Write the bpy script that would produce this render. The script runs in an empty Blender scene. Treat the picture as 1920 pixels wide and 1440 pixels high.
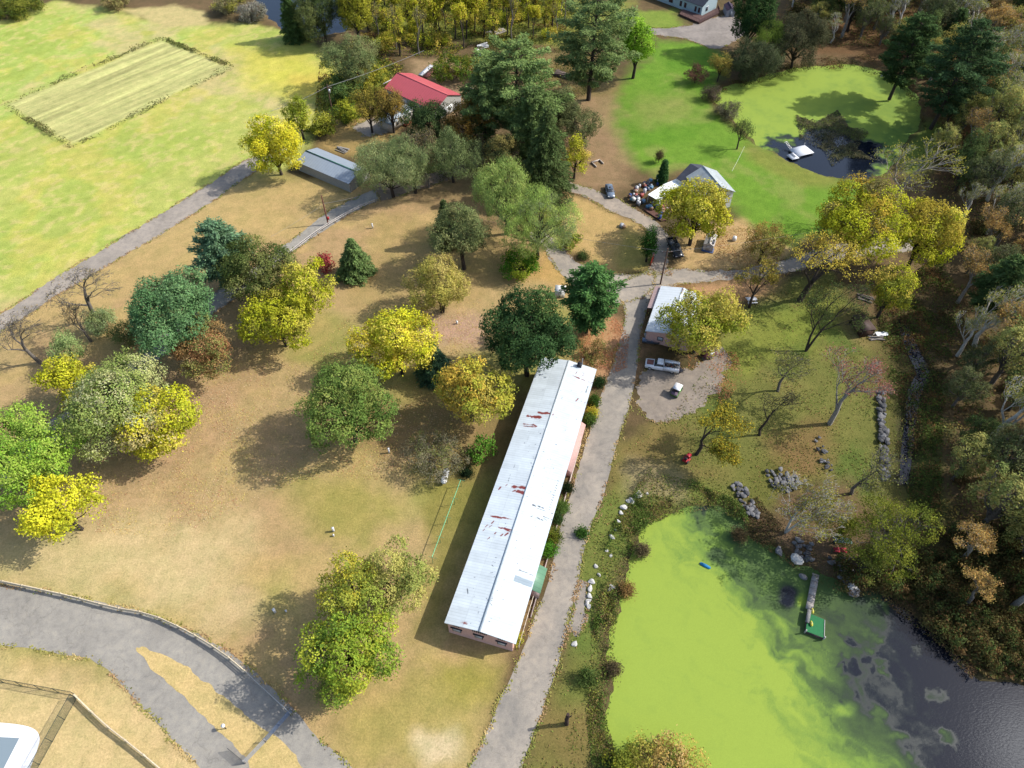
import bpy, math, random
import numpy as np
from mathutils import Vector

# ------------------------------------------------------------------ camera, sky, sun, exposure
scn = bpy.context.scene
COL = scn.collection
CAM_H, PITCH, FPX = 95.0, 50.0, 1331.0        # metres, degrees below the horizon, focal length in 1920-px units
cam = bpy.data.cameras.new("camera"); cam.lens = FPX / 1920 * 36; cam.sensor_width = 36
cam.clip_start = 1; cam.clip_end = 9000
co = bpy.data.objects.new("camera", cam); COL.objects.link(co)
co.location = (0, 0, CAM_H); co.rotation_euler = (math.radians(90 - PITCH), 0, 0)
scn.camera = co
SUN_EL, SUN_AZ = 41.0, 8.5                     # azimuth of the sun counted from +X towards +Y
sun = bpy.data.lights.new("sun", 'SUN'); sun.energy = 3.65; sun.angle = math.radians(0.55); sun.color = (1.0, 0.96, 0.90)
so = bpy.data.objects.new("sun", sun); COL.objects.link(so)
sd_ = Vector((math.cos(math.radians(SUN_EL)) * math.cos(math.radians(SUN_AZ)), math.cos(math.radians(SUN_EL)) * math.sin(math.radians(SUN_AZ)), math.sin(math.radians(SUN_EL))))
so.rotation_euler = sd_.to_track_quat('Z', 'Y').to_euler()
scn.view_settings.view_transform = 'Standard'; scn.view_settings.look = 'None'
scn.view_settings.gamma = 1.0; scn.view_settings.exposure = 0.95
world = bpy.data.worlds.new("World"); scn.world = world; world.use_nodes = True
wn, wl = world.node_tree.nodes, world.node_tree.links; wn.clear()
w_out = wn.new('ShaderNodeOutputWorld'); w_bg = wn.new('ShaderNodeBackground'); w_sky = wn.new('ShaderNodeTexSky')
w_sky.sky_type = 'NISHITA'; w_sky.sun_disc = False; w_sky.sun_elevation = math.radians(SUN_EL)
w_sky.sun_rotation = math.radians(90 - SUN_AZ); w_sky.dust_density = 2.0
w_bg.inputs[1].default_value = 0.15
w_tc = wn.new('ShaderNodeTexCoord'); w_n = wn.new('ShaderNodeTexNoise'); w_n.inputs['Scale'].default_value = 2.2; w_n.inputs['Detail'].default_value = 7
w_r = wn.new('ShaderNodeValToRGB'); w_r.color_ramp.elements[0].position = .56; w_r.color_ramp.elements[1].position = .70
w_d = wn.new('ShaderNodeVectorMath'); w_d.operation = 'DOT_PRODUCT'; w_d.inputs[1].default_value = Vector((.56, .17, .81)).normalized()
w_k = wn.new('ShaderNodeMapRange'); w_k.inputs[1].default_value = .9955; w_k.inputs[2].default_value = .9998; w_k.inputs[3].default_value = -.10; w_k.inputs[4].default_value = .24
w_a = wn.new('ShaderNodeMath'); w_a.operation = 'ADD'; wl.new(w_tc.outputs['Generated'], w_d.inputs[0]); wl.new(w_d.outputs['Value'], w_k.inputs[0]); wl.new(w_k.outputs[0], w_a.inputs[1])
w_m = wn.new('ShaderNodeMix'); w_m.data_type = 'RGBA'; w_m.inputs[7].default_value = (34.0, 34.2, 34.6, 1)
wl.new(w_tc.outputs['Generated'], w_n.inputs['Vector']); wl.new(w_n.outputs['Fac'], w_a.inputs[0]); wl.new(w_a.outputs[0], w_r.inputs[0]); wl.new(w_r.outputs[0], w_m.inputs[0])
wl.new(w_sky.outputs[0], w_m.inputs[6]); wl.new(w_m.outputs[2], w_bg.inputs[0]); wl.new(w_bg.outputs[0], w_out.inputs[0])
scn.cycles.max_bounces = 6; scn.cycles.transparent_max_bounces = 16

# ------------------------------------------------------------------ survey: plan position of a surveyed sight line at height z
TH = math.radians(PITCH)
def P(u, v, z=0.0):
    x = (u - 960) / FPX; y = -(v - 720) / FPX
    dx, dy, dz = x, math.cos(TH) + y * math.sin(TH), -math.sin(TH) + y * math.cos(TH)
    t = (CAM_H - z) / -dz
    return np.array([dx * t, dy * t, z])
def depth(u, v, z=0.0):
    y = -(v - 720) / FPX
    return (CAM_H - z) / (math.sin(TH) - y * math.cos(TH))
def PP(pts, z=0.0): return np.array([P(u, v, z)[:2] for u, v in pts])

def lin(c): c = c / 255.0; return c / 12.92 if c <= .04045 else ((c + .055) / 1.055) ** 2.4
def C(r, g, b, k=2.0):
    q = [lin(r) / k, lin(g) / k, lin(b) / k]; l = .3 * q[0] + .6 * q[1] + .1 * q[2]; return tuple(.98 * c + .02 * l for c in q)

# ------------------------------------------------------------------ noise on arrays
_lat = np.random.RandomState(7).rand(256, 256)
def vnoise(x, y):
    xi = np.floor(x).astype(int); yi = np.floor(y).astype(int); fx = x - xi; fy = y - yi
    fx = fx * fx * (3 - 2 * fx); fy = fy * fy * (3 - 2 * fy)
    a = _lat[xi & 255, yi & 255]; b = _lat[(xi + 1) & 255, yi & 255]; c = _lat[xi & 255, (yi + 1) & 255]; d = _lat[(xi + 1) & 255, (yi + 1) & 255]
    return (a * (1 - fx) + b * fx) * (1 - fy) + (c * (1 - fx) + d * fx) * fy
def fbm(x, y, s, o=4):
    r = 0; a = .5; t = 0
    for i in range(o):
        r = r + a * vnoise(x / s + 17.3 * i, y / s - 9.1 * i); t += a; a *= .55; s *= .5
    return r / t
def sdist(px, py, poly):                     # signed distance to a polygon, negative inside
    n = len(poly); d = np.full(px.shape, 1e18); ins = np.zeros(px.shape, bool)
    for i in range(n):
        ax, ay = poly[i]; bx, by = poly[(i + 1) % n]; ex, ey = bx - ax, by - ay
        t = np.clip(((px - ax) * ex + (py - ay) * ey) / (ex * ex + ey * ey + 1e-12), 0, 1)
        d = np.minimum(d, (px - ax - t * ex) ** 2 + (py - ay - t * ey) ** 2)
        if ay != by:
            ins ^= ((ay > py) != (by > py)) & (px < (bx - ax) * (py - ay) / (by - ay) + ax)
    d = np.sqrt(d); return np.where(ins, -d, d)
def smooth(a, b, x): t = np.clip((x - a) / (b - a), 0, 1); return t * t * (3 - 2 * t)

# ------------------------------------------------------------------ mesh and object helpers
class MB:
    """collects vertices and faces of one mesh"""
    def __init__(s): s.V = []; s.C = []; s.F = {}; s.n = 0
    def add(s, V, F, col=(1, 1, 1)):
        V = np.asarray(V, float); F = np.asarray(F, int)
        s.V.append(V); c = np.asarray(col, float)
        s.C.append(np.broadcast_to(c, (len(V), 3)) if c.ndim == 1 else c)
        s.F.setdefault(F.shape[1], []).append(F + s.n); s.n += len(V)
    def box(s, c, sz, ang=0, col=(1, 1, 1), top=1.0):
        x, y, z = np.array(sz) / 2; k = top
        V = np.array([(-x, -y, -z), (x, -y, -z), (x, y, -z), (-x, y, -z), (-x * k, -y * k, z), (x * k, -y * k, z), (x * k, y * k, z), (-x * k, y * k, z)])
        s.add(rotz(V, ang) + np.array(c), [(0, 3, 2, 1), (4, 5, 6, 7), (0, 1, 5, 4), (1, 2, 6, 5), (2, 3, 7, 6), (3, 0, 4, 7)], col)
    def tube(s, pts, rad, n=6, cap=True, col=(1, 1, 1)):
        pts = np.asarray(pts, float); rad = np.broadcast_to(np.asarray(rad, float), (len(pts),))
        T = np.gradient(pts, axis=0); T /= np.linalg.norm(T, axis=1)[:, None] + 1e-9
        ref = np.array([0, 0, 1.]) if abs(T[0, 2]) < .8 else np.array([1., 0, 0])
        A = np.cross(T, ref); A /= np.linalg.norm(A, axis=1)[:, None] + 1e-9; B = np.cross(T, A)
        a = np.arange(n) * 2 * math.pi / n
        V = (pts[:, None] + rad[:, None, None] * (np.cos(a)[None, :, None] * A[:, None] + np.sin(a)[None, :, None] * B[:, None])).reshape(-1, 3)
        i = np.arange(len(pts) - 1)[:, None] * n; j = np.arange(n)[None]; k = (j + 1) % n
        F = np.stack([i + j, i + k, i + n + k, i + n + j], -1).reshape(-1, 4)
        s.add(V, F, col)
        if cap:
            m = len(V) - n
            s.add(V[m:], [list(range(n))], col); s.add(V[:n], [list(range(n))[::-1]], col)
    def lathe(s, prof, n=12, c=(0, 0, 0), col=(1, 1, 1), axis='z', ang=0):
        prof = np.asarray(prof, float); a = np.arange(n) * 2 * math.pi / n
        V = np.stack([prof[:, 0][:, None] * np.cos(a), prof[:, 0][:, None] * np.sin(a), np.broadcast_to(prof[:, 1][:, None], (len(prof), n))], -1).reshape(-1, 3)
        if axis == 'x': V = V[:, [2, 0, 1]]
        if axis == 'y': V = V[:, [1, 2, 0]]
        i = np.arange(len(prof) - 1)[:, None] * n; j = np.arange(n)[None]; k = (j + 1) % n
        s.add(rotz(V, ang) + np.array(c), np.stack([i + j, i + k, i + n + k, i + n + j], -1).reshape(-1, 4), col)
    def leaves(s, pos, nrm, ln, wd, col, along=None, rng=np.random):
        n = len(pos); nrm = nrm / (np.linalg.norm(nrm, axis=1)[:, None] + 1e-9)
        t = rng.normal(size=(n, 3)) if along is None else along + rng.normal(size=(n, 3)) * .3
        t = t - nrm * (t * nrm).sum(1)[:, None]; t /= np.linalg.norm(t, axis=1)[:, None] + 1e-9
        b = np.cross(nrm, t); l = (ln * (.7 + .6 * rng.rand(n)))[:, None]; w = (wd * (.7 + .6 * rng.rand(n)))[:, None]
        sh = (rng.rand(n, 1) - .5) * .5
        V = np.stack([pos - t * l, pos + b * w + t * l * sh, pos + t * l, pos - b * w + t * l * sh], 1).reshape(-1, 3)
        s.add(V, np.arange(4 * n).reshape(n, 4), np.repeat(np.broadcast_to(col, (n, 3)), 4, 0))
    def build(s, name, mat, parent=None, smooth_=False, loc=None, **kw):
        me = bpy.data.meshes.new(name)
        V = np.concatenate(s.V); me.vertices.add(len(V)); me.vertices.foreach_set('co', V.ravel().astype(np.float32))
        idx = []; st = []; p = 0
        for k, L in s.F.items():
            a = np.concatenate(L); idx.append(a.ravel()); st.append(p + np.arange(len(a)) * k); p += a.size
        idx = np.concatenate(idx).astype(np.int32); st = np.concatenate(st).astype(np.int32)
        me.loops.add(len(idx)); me.polygons.add(len(st))
        me.loops.foreach_set('vertex_index', idx); me.polygons.foreach_set('loop_start', st)
        if smooth_: me.polygons.foreach_set('use_smooth', np.ones(len(st), bool))
        me.update(calc_edges=True)
        Cc = np.concatenate(s.C); ca = me.color_attributes.new('Col', 'FLOAT_COLOR', 'POINT')
        ca.data.foreach_set('color', np.concatenate([Cc, np.ones((len(Cc), 1))], 1).ravel().astype(np.float32))
        if mat: me.materials.append(mat)
        o = bpy.data.objects.new(name, me); COL.objects.link(o)
        if parent: o.parent = parent
        if loc is not None: o.location = loc
        for k, v in kw.items(): o[k] = v
        return o
def rotz(V, a):
    c, s_ = math.cos(a), math.sin(a); V = np.asarray(V, float)
    return np.stack([V[:, 0] * c - V[:, 1] * s_, V[:, 0] * s_ + V[:, 1] * c, V[:, 2]], -1)
def thing(name, label, cat, loc=(0, 0, 0), rz=0, group=None):
    o = bpy.data.objects.new(name, None); COL.objects.link(o); o.empty_display_size = .5
    o.location = tuple(float(q) for q in loc); o.rotation_euler = (0, 0, rz); o['label'] = label; o['category'] = cat
    if group: o['group'] = group
    return o
def dup(root, loc, rz=0, sc=1.0, label=None):
    r = root.copy(); COL.objects.link(r); r.location = tuple(float(q) for q in loc); r.rotation_euler = (0, 0, rz); r.scale = (sc,) * 3 if not isinstance(sc, tuple) else sc
    if label: r['label'] = label
    for ch in root.children:
        c = ch.copy(); COL.objects.link(c); c.parent = r
        for g in ch.children:
            d = g.copy(); COL.objects.link(d); d.parent = c
    return r

# ------------------------------------------------------------------ materials
def newmat(name):
    m = bpy.data.materials.new(name); m.use_nodes = True; nt = m.node_tree; nt.nodes.clear()
    return m, nt.nodes, nt.links
def noise_n(N, L, scale, detail=4, vec=None, rough=.6, dist=0):
    n = N.new('ShaderNodeTexNoise'); n.inputs['Scale'].default_value = scale; n.inputs['Detail'].default_value = detail
    n.inputs['Roughness'].default_value = rough; n.inputs['Distortion'].default_value = dist
    if vec: L.new(vec, n.inputs['Vector'])
    return n.outputs['Fac']
def ramp(N, L, fac, stops):
    r = N.new('ShaderNodeValToRGB'); e = r.color_ramp.elements
    while len(e) < len(stops): e.new(.5)
    for q, (p, c) in zip(e, stops): q.position = p; q.color = (*c, 1) if len(c) == 3 else c
    L.new(fac, r.inputs[0]); return r.outputs[0]
def mixc(N, L, a, b, fac=1.0, mode='MULTIPLY'):
    m = N.new('ShaderNodeMix'); m.data_type = 'RGBA'; m.blend_type = mode
    for s_, q in ((0, fac), (6, a), (7, b)):
        if hasattr(q, 'is_output'): L.new(q, m.inputs[s_])
        elif s_ == 0: m.inputs[0].default_value = q
        else: m.inputs[s_].default_value = (*q, 1)
    return m.outputs[2]
def attr(N, name='Col'):
    a = N.new('ShaderNodeAttribute'); a.attribute_name = name; return a.outputs['Color']
def objc(N): return N.new('ShaderNodeTexCoord').outputs['Object']
def g3(a): return (a, a, a)
def finish(m, N, L, col, rough=.8, metal=0, bump=None, bstr=.3, bdist=.05, spec=.3):
    p = N.new('ShaderNodeBsdfPrincipled'); o = N.new('ShaderNodeOutputMaterial')
    if hasattr(col, 'is_output'): L.new(col, p.inputs['Base Color'])
    else: p.inputs['Base Color'].default_value = (*col, 1)
    if hasattr(rough, 'is_output'): L.new(rough, p.inputs['Roughness'])
    else: p.inputs['Roughness'].default_value = rough
    p.inputs['Metallic'].default_value = metal; p.inputs['Specular IOR Level'].default_value = spec
    if bump is not None:
        b = N.new('ShaderNodeBump'); b.inputs['Strength'].default_value = bstr; b.inputs['Distance'].default_value = bdist
        L.new(bump, b.inputs['Height']); L.new(b.outputs[0], p.inputs['Normal'])
    L.new(p.outputs[0], o.inputs[0]); return m
def mat_plain(name, rough=.7, metal=0, var=.18, scale=3.0, spec=.3, bstr=0):
    """the vertex colour of the part, broken up by weathering noise"""
    m, N, L = newmat(name); n = noise_n(N, L, scale, 6, objc(N))
    c = mixc(N, L, attr(N), ramp(N, L, n, [(.3, g3(1 - var)), (.7, g3(1 + var * .4))]))
    return finish(m, N, L, c, rough, metal, n if bstr else None, bstr)
def mat_leaf():
    m, N, L = newmat('foliage'); info = N.new('ShaderNodeObjectInfo')
    rr = ramp(N, L, info.outputs['Random'], [(0, (.8, .82, .85)), (1, (1.15, 1.12, 1.1))])
    c = mixc(N, L, attr(N), rr)
    d = N.new('ShaderNodeBsdfDiffuse'); t = N.new('ShaderNodeBsdfTranslucent'); x = N.new('ShaderNodeMixShader'); x.inputs[0].default_value = .3
    o = N.new('ShaderNodeOutputMaterial')
    L.new(c, d.inputs[0]); L.new(c, t.inputs[0]); L.new(d.outputs[0], x.inputs[1]); L.new(t.outputs[0], x.inputs[2]); L.new(x.outputs[0], o.inputs[0])
    return m
def mat_bark():
    m, N, L = newmat('bark'); n = noise_n(N, L, 2.5, 6, objc(N))
    return finish(m, N, L, mixc(N, L, attr(N), ramp(N, L, n, [(.3, g3(.55)), (.7, g3(1.2))])), .95, spec=.1)
def mat_ground():
    m, N, L = newmat('ground'); v = objc(N)
    n1 = noise_n(N, L, .35, 8, v, .65); n2 = noise_n(N, L, 3.6, 8, v, .8); n3 = noise_n(N, L, .9, 6, v, .7, .6)
    c = mixc(N, L, attr(N), ramp(N, L, n2, [(.28, (.60, .64, .58)), (.5, g3(1.0)), (.72, (1.42, 1.38, 1.34))]))
    c = mixc(N, L, c, ramp(N, L, n1, [(.35, (.90, .95, .90)), (.65, (1.13, 1.10, 1.13))]))
    c = mixc(N, L, c, ramp(N, L, n3, [(.36, (.88, .90, .86)), (.5, g3(1)), (.7, g3(1.08))]))
    return finish(m, N, L, c, .95, bump=n2, bstr=.6, bdist=.16, spec=.1)
def mat_asphalt(name, base, warm):
    m, N, L = newmat(name); v = objc(N)
    n1 = noise_n(N, L, .22, 6, v, .6, .8); n2 = noise_n(N, L, 7, 8, v, .8); n3 = noise_n(N, L, 1.1, 6, v, .65)
    c = ramp(N, L, n1, [(.32, base), (.68, warm)])
    c = mixc(N, L, c, ramp(N, L, n2, [(.3, g3(.78)), (.7, g3(1.18))]))
    c = mixc(N, L, c, ramp(N, L, n3, [(.3, (.80, .80, .82)), (.5, g3(1)), (.68, (1.12, 1.10, 1.06))]))
    vo = N.new('ShaderNodeTexVoronoi'); vo.feature = 'DISTANCE_TO_EDGE'; vo.inputs['Scale'].default_value = .16
    mp = N.new('ShaderNodeMapping'); nz = N.new('ShaderNodeTexNoise'); nz.inputs['Scale'].default_value = .5; nz.inputs['Detail'].default_value = 6
    L.new(v, nz.inputs['Vector']); va = N.new('ShaderNodeVectorMath'); va.operation = 'MULTIPLY_ADD'; va.inputs[1].default_value = (5, 5, 0)
    L.new(nz.outputs['Color'], va.inputs[0]); L.new(v, va.inputs[2]); L.new(va.outputs[0], vo.inputs['Vector'])
    c = mixc(N, L, c, ramp(N, L, vo.outputs['Distance'], [(0, g3(.8)), (.006, g3(.92)), (.01, g3(1))]))
    c = mixc(N, L, c, attr(N))
    return finish(m, N, L, c, .9, bump=n2, bstr=.25, bdist=.03, spec=.2)
def mat_water():
    """clear pond water under floating duckweed; 'weed' is how much of it drifts there"""
    m, N, L = newmat('pond_water'); v = objc(N)
    a = N.new('ShaderNodeAttribute'); a.attribute_name = 'Col'; s = N.new('ShaderNodeSeparateColor'); L.new(a.outputs['Color'], s.inputs[0])
    n = noise_n(N, L, 1.6, 9, v, .75, .5)
    ad = N.new('ShaderNodeMath'); ad.operation = 'MULTIPLY_ADD'; ad.inputs[1].default_value = .16; L.new(n, ad.inputs[0])
    sb = N.new('ShaderNodeMath'); sb.operation = 'SUBTRACT'; sb.inputs[1].default_value = .08; L.new(ad.outputs[0], sb.inputs[0]); L.new(s.outputs[0], ad.inputs[2])
    w = sb.outputs[0]
    c = ramp(N, L, w, [(.06, (.004, .006, .010)), (.2, (.012, .018, .015)), (.32, (.032, .050, .022)), (.52, (.060, .098, .026)), (.70, (.115, .18, .030)), (.92, (.186, .250, .034))])
    c = mixc(N, L, c, ramp(N, L, noise_n(N, L, 9, 5, v), [(.3, g3(.9)), (.7, g3(1.08))])); c = mixc(N, L, c, (1.0, .99, 1.1))
    mp = N.new('ShaderNodeMapping'); mp.inputs['Scale'].default_value = (1, 2.2, 1); mp.inputs['Rotation'].default_value = (0, 0, .6); L.new(v, mp.inputs[0])
    rip = noise_n(N, L, 2.4, 3, mp.outputs[0], .5, .6)
    ro = ramp(N, L, w, [(.08, g3(.05)), (.2, g3(.5)), (.3, g3(.85))])
    finish(m, N, L, c, ro, bump=rip, bstr=.13, bdist=.05)
    L.new(ramp(N, L, w, [(.08, g3(.28)), (.3, g3(.1))]), N['Principled BSDF'].inputs['Specular IOR Level']); return m
def mat_roof(name, period, wear=.12, rough=.45, metal=.0, spec=.4):
    """ribbed sheet metal: ribs across local y, colour from the part"""
    m, N, L = newmat(name); v = objc(N); sx = N.new('ShaderNodeSeparateXYZ'); L.new(v, sx.inputs[0])
    q = N.new('ShaderNodeMath'); q.operation = 'DIVIDE'; q.inputs[1].default_value = period; L.new(sx.outputs[1], q.inputs[0])
    f = N.new('ShaderNodeMath'); f.operation = 'FRACT'; L.new(q.outputs[0], f.inputs[0])
    rib = ramp(N, L, f.outputs[0], [(0, g3(.80)), (.10, g3(.84)), (.16, g3(1)), (1, g3(1))])
    n = noise_n(N, L, .7, 7, v, .7)
    c = mixc(N, L, mixc(N, L, attr(N), rib), ramp(N, L, n, [(.3, g3(1 - wear)), (.7, g3(1 + wear * .5))]))
    return finish(m, N, L, c, rough, metal, rib, .5, .04, spec)
def mat_glass():
    m, N, L = newmat('window_glass'); return finish(m, N, L, attr(N), .08, spec=.6)
def mat_mesh():
    m, N, L = newmat('chain_link'); v = objc(N); d = N.new('ShaderNodeBsdfDiffuse'); d.inputs[0].default_value = (.03, .04, .03, 1)
    t = N.new('ShaderNodeBsdfTransparent'); x = N.new('ShaderNodeMixShader'); o = N.new('ShaderNodeOutputMaterial')
    r = N.new('ShaderNodeAttribute'); r.attribute_name = 'Col'; sp = N.new('ShaderNodeSeparateColor'); L.new(r.outputs['Color'], sp.inputs[0])
    outs = []
    for op in ('ADD', 'SUBTRACT'):
        a = N.new('ShaderNodeMath'); a.operation = op; L.new(sp.outputs[0], a.inputs[0]); L.new(sp.outputs[1], a.inputs[1])
        b = N.new('ShaderNodeMath'); b.operation = 'FRACT'; L.new(a.outputs[0], b.inputs[0])
        k = N.new('ShaderNodeMath'); k.operation = 'LESS_THAN'; k.inputs[1].default_value = .17; L.new(b.outputs[0], k.inputs[0]); outs.append(k.outputs[0])
    mx = N.new('ShaderNodeMath'); mx.operation = 'MAXIMUM'; L.new(outs[0], mx.inputs[0]); L.new(outs[1], mx.inputs[1])
    L.new(mx.outputs[0], x.inputs[0]); L.new(t.outputs[0], x.inputs[1]); L.new(d.outputs[0], x.inputs[2]); L.new(x.outputs[0], o.inputs[0]); return m
M_LEAF, M_BARK, M_GROUND, M_WATER, M_GLASS, M_LINK = mat_leaf(), mat_bark(), mat_ground(), mat_water(), mat_glass(), mat_mesh()
M_ASPH = mat_asphalt('old_asphalt', C(156, 150, 140), C(192, 181, 164))
M_DARK = mat_asphalt('grey_asphalt', C(162, 158, 150), C(186, 181, 170))
M_GRAV = mat_asphalt('gravel', C(154, 144, 130), C(184, 171, 154))
M_PLAIN = mat_plain('painted'); M_WOOD = mat_plain('weathered_wood', .9, 0, .35, 6, .1); M_STONE = mat_plain('stone', .9, 0, .4, 4, .2, .5)
M_PAINT = mat_plain('car_paint', .25, .1, .06, 2, .5); M_METAL = mat_plain('galvanised', .4, .6, .15, 3)
M_ROOF = mat_roof('ribbed_roof', .42); M_ROOF2 = mat_roof('seam_roof', .7, .08, .38); M_SHINGLE = mat_roof('shingle_roof', .22, .25, .9, spec=.1)

# ------------------------------------------------------------------ ponds (plan outlines at the water line)
WZ = -0.4
POND1 = PP([(1160, 1440), (1140, 1400), (1134, 1350), (1148, 1290), (1146, 1200), (1165, 1110), (1195, 1040), (1208, 990), (1255, 964), (1330, 952), (1390, 975), (1402, 1005), (1450, 1030), (1490, 1060), (1540, 1085), (1600, 1112), (1650, 1108), (1700, 1150), (1760, 1195), (1830, 1270), (1930, 1300), (2060, 1330), (2060, 1620), (1240, 1620)], WZ)
POND2 = PP([(1340, 190), (1360, 163), (1420, 150), (1500, 125), (1600, 122), (1680, 145), (1722, 190), (1722, 240), (1692, 270), (1662, 330), (1610, 337), (1540, 325), (1480, 300), (1410, 262), (1368, 215)], WZ)
POND3 = PP([(468, -40), (660, -40), (645, 60), (590, 70), (530, 52), (495, 25)], WZ)
STREAM = PP([(1682, 600), (1700, 612), (1722, 660), (1745, 700), (1722, 740), (1712, 800), (1708, 850), (1700, 905), (1690, 905), (1692, 850), (1700, 790), (1704, 735), (1722, 700), (1706, 665)], WZ)

# ------------------------------------------------------------------ ground
def axis(a, b, st, far): return np.concatenate([[-far, -far * .45, -far * .2, a - 60, a - 20], np.arange(a, b + st, st), [b + 20, b + 60, far * .2, far * .45, far]])
gx = axis(-176, 176, .62, 4000); gy = axis(8, 282, .62, 4000)
GX, GY = np.meshgrid(gx, gy); X, Y = GX.ravel(), GY.ravel()
N1 = fbm(X, Y, 9.0, 5); N2 = fbm(X + 300, Y, 3.0, 4); N3 = fbm(X - 200, Y + 90, 26, 4); N4 = fbm(X + 55, Y - 130, 1.6, 3)
gcol = np.empty((len(X), 3)); gcol[:] = C(112, 94, 64)
gcol += ((N1 - .5) * .10)[:, None] * np.array([.9, .5, .3]); gcol = np.clip(gcol, .02, 1)
def zone(px, col, f=1.5, amp=4.0, k=1.0, nz=None):
    poly = PP(px); lo = poly.min(0) - 12; hi = poly.max(0) + 12
    i = np.where((X > lo[0]) & (X < hi[0]) & (Y > lo[1]) & (Y < hi[1]))[0]
    d = sdist(X[i], Y[i], poly) + (N1[i] - .5) * amp * 2 + (N2[i] - .5) * amp
    m = smooth(f, -f, d) * k
    if nz is not None: m = m * smooth(nz[0], nz[1], nz[2][i])
    gcol[i] = gcol[i] * (1 - m[:, None]) + np.array(col) * m[:, None]
PASTURE = [(-300, 70), (0, 42), (100, 5), (200, 20), (330, 50), (480, 45), (580, 85), (665, 140), (600, 230), (560, 300), (400, 380), (200, 480), (0, 600), (-300, 760)]
LAWN = [(-300, 660), (0, 610), (470, 320), (560, 330), (720, 350), (900, 300), (1000, 450), (1140, 520), (1130, 640), (1040, 900), (960, 1230), (870, 1480), (600, 1600), (-300, 1600)]
zone(PASTURE, C(196, 198, 104), 2, 3)
zone([(-300, 60), (0, 42), (200, 15), (330, 50), (420, 90), (300, 120), (0, 240), (-300, 300)], C(184, 200, 100), 5, 6)
zone(PASTURE, C(172, 190, 84), 3, 3, .7, (.50, .68, N3)); zone(PASTURE, C(216, 194, 138), 3, 3, .7, (.46, .34, N3)); zone(PASTURE, C(196, 178, 118), 3, 3, .5, (.56, .68, N1))
zone(PASTURE, C(216, 208, 92), 3, 3, .5, (.50, .62, N1)); zone(PASTURE, C(178, 190, 84), 3, 3, .5, (.50, .66, N2)); zone(PASTURE, C(218, 194, 130), 3, 3, .5, (.56, .70, N4))
zone([(440, 90), (560, 90), (640, 140), (600, 200), (480, 160)], C(216, 208, 82), 5, 5, .8)
zone([(540, 140), (620, 150), (600, 190), (560, 190)], C(226, 200, 90), 3, 3, .7)
zone([(225, 18), (330, 8), (380, 20), (385, 45), (310, 50)], C(208, 190, 128), 1.5, 2)
zone([(12, 196), (302, 76), (432, 127), (135, 272)], C(204, 200, 128), 1, 1)
zone(LAWN, C(195, 167, 114), 2, 3)
zone(LAWN, C(160, 158, 80), 2, 3, .8, (.49, .66, N3)); zone(LAWN, C(188, 152, 110), 2, 3, .55, (.46, .34, N3)); zone(LAWN, C(206, 178, 112), 2, 3, .5, (.54, .66, N1))
zone([(470, 330), (680, 360), (560, 440), (300, 540), (120, 600), (0, 650), (-100, 680), (-100, 640), (210, 500)], C(200, 172, 110), 3, 3, .7)
zone([(560, 900), (680, 880), (720, 960), (690, 1030), (600, 1020)], C(164, 158, 72), 4, 4, .7); zone([(470, 1080), (560, 1060), (560, 1150), (480, 1160)], C(170, 166, 84), 3, 3, .6)
zone([(0, 1010), (230, 960), (450, 1000), (480, 1150), (380, 1180), (0, 1080)], C(220, 196, 142), 5, 5, .8)
zone([(150, 860), (330, 690), (470, 640), (420, 780), (260, 960), (180, 980)], C(194, 160, 120), 4, 4, .55)
zone([(-100, 1210), (240, 1290), (420, 1480), (-100, 1500)], C(228, 202, 142), 3, 3, .8)
zone([(640, 1300), (830, 1240), (940, 1240), (920, 1330), (860, 1440), (620, 1440)], C(176, 164, 84), 4, 4, .7); zone([(780, 1380), (850, 1370), (860, 1420), (800, 1440)], C(226, 204, 160), 1.5, 2, .9)
zone([(800, 1230), (960, 1240), (930, 1330), (860, 1310)], C(158, 152, 62), 2, 3, .7)
zone([(820, 900), (960, 800), (900, 1000), (830, 1190), (780, 1190), (800, 1040)], C(146, 138, 66), 2, 3, .8)
zone([(700, 760), (900, 700), (1000, 740), (930, 880), (760, 860), (660, 840)], C(146, 118, 80), 3, 4, .7)
zone([(800, 590), (905, 590), (915, 650), (830, 650)], C(204, 166, 142), 2, 2, .8)
zone([(700, 400), (940, 420), (960, 520), (760, 600), (640, 560)], C(182, 156, 96), 3, 4, .6)
zone([(740, 330), (1010, 280), (1060, 370), (980, 440), (830, 420)], C(146, 122, 84), 2, 4, .8)
zone([(620, 215), (760, 230), (720, 300), (600, 280)], C(190, 160, 98), 2, 3, .8)
zone([(770, 110), (930, 120), (1010, 190), (900, 250), (790, 180)], C(182, 152, 114), 2, 3, .8)
zone([(1000, 100), (1120, 100), (1180, 180), (1060, 210)], C(150, 130, 82), 2, 3, .8)
zone([(640, 0), (1200, 0), (1190, 40), (1050, 90), (760, 70), (640, 50)], C(150, 158, 66), 3, 4, .7)
zone([(1150, 20), (1260, 20), (1310, 60), (1180, 70)], C(136, 156, 62), 2, 3)
BRIGHT = [(1150, 190), (1200, 130), (1225, 72), (1330, 85), (1360, 105), (1335, 150), (1330, 190), (1360, 225), (1420, 272), (1560, 336), (1620, 345), (1560, 430), (1480, 465), (1400, 430), (1370, 370), (1290, 320), (1230, 330), (1170, 300), (1130, 230)]
zone(BRIGHT, C(118, 156, 48), 3.5, 5); zone(BRIGHT, C(146, 158, 76), 2, 2, .7, (.54, .66, N1)); zone(BRIGHT, C(100, 146, 36), 2, 2, .7, (.5, .38, N3))
zone([(1180, 190), (1300, 170), (1310, 215), (1200, 240)], C(150, 152, 80), 4, 5, .6)
zone([(1400, 270), (1560, 330), (1580, 350), (1500, 350), (1400, 300)], C(150, 140, 70), 2, 2, .6)
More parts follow.
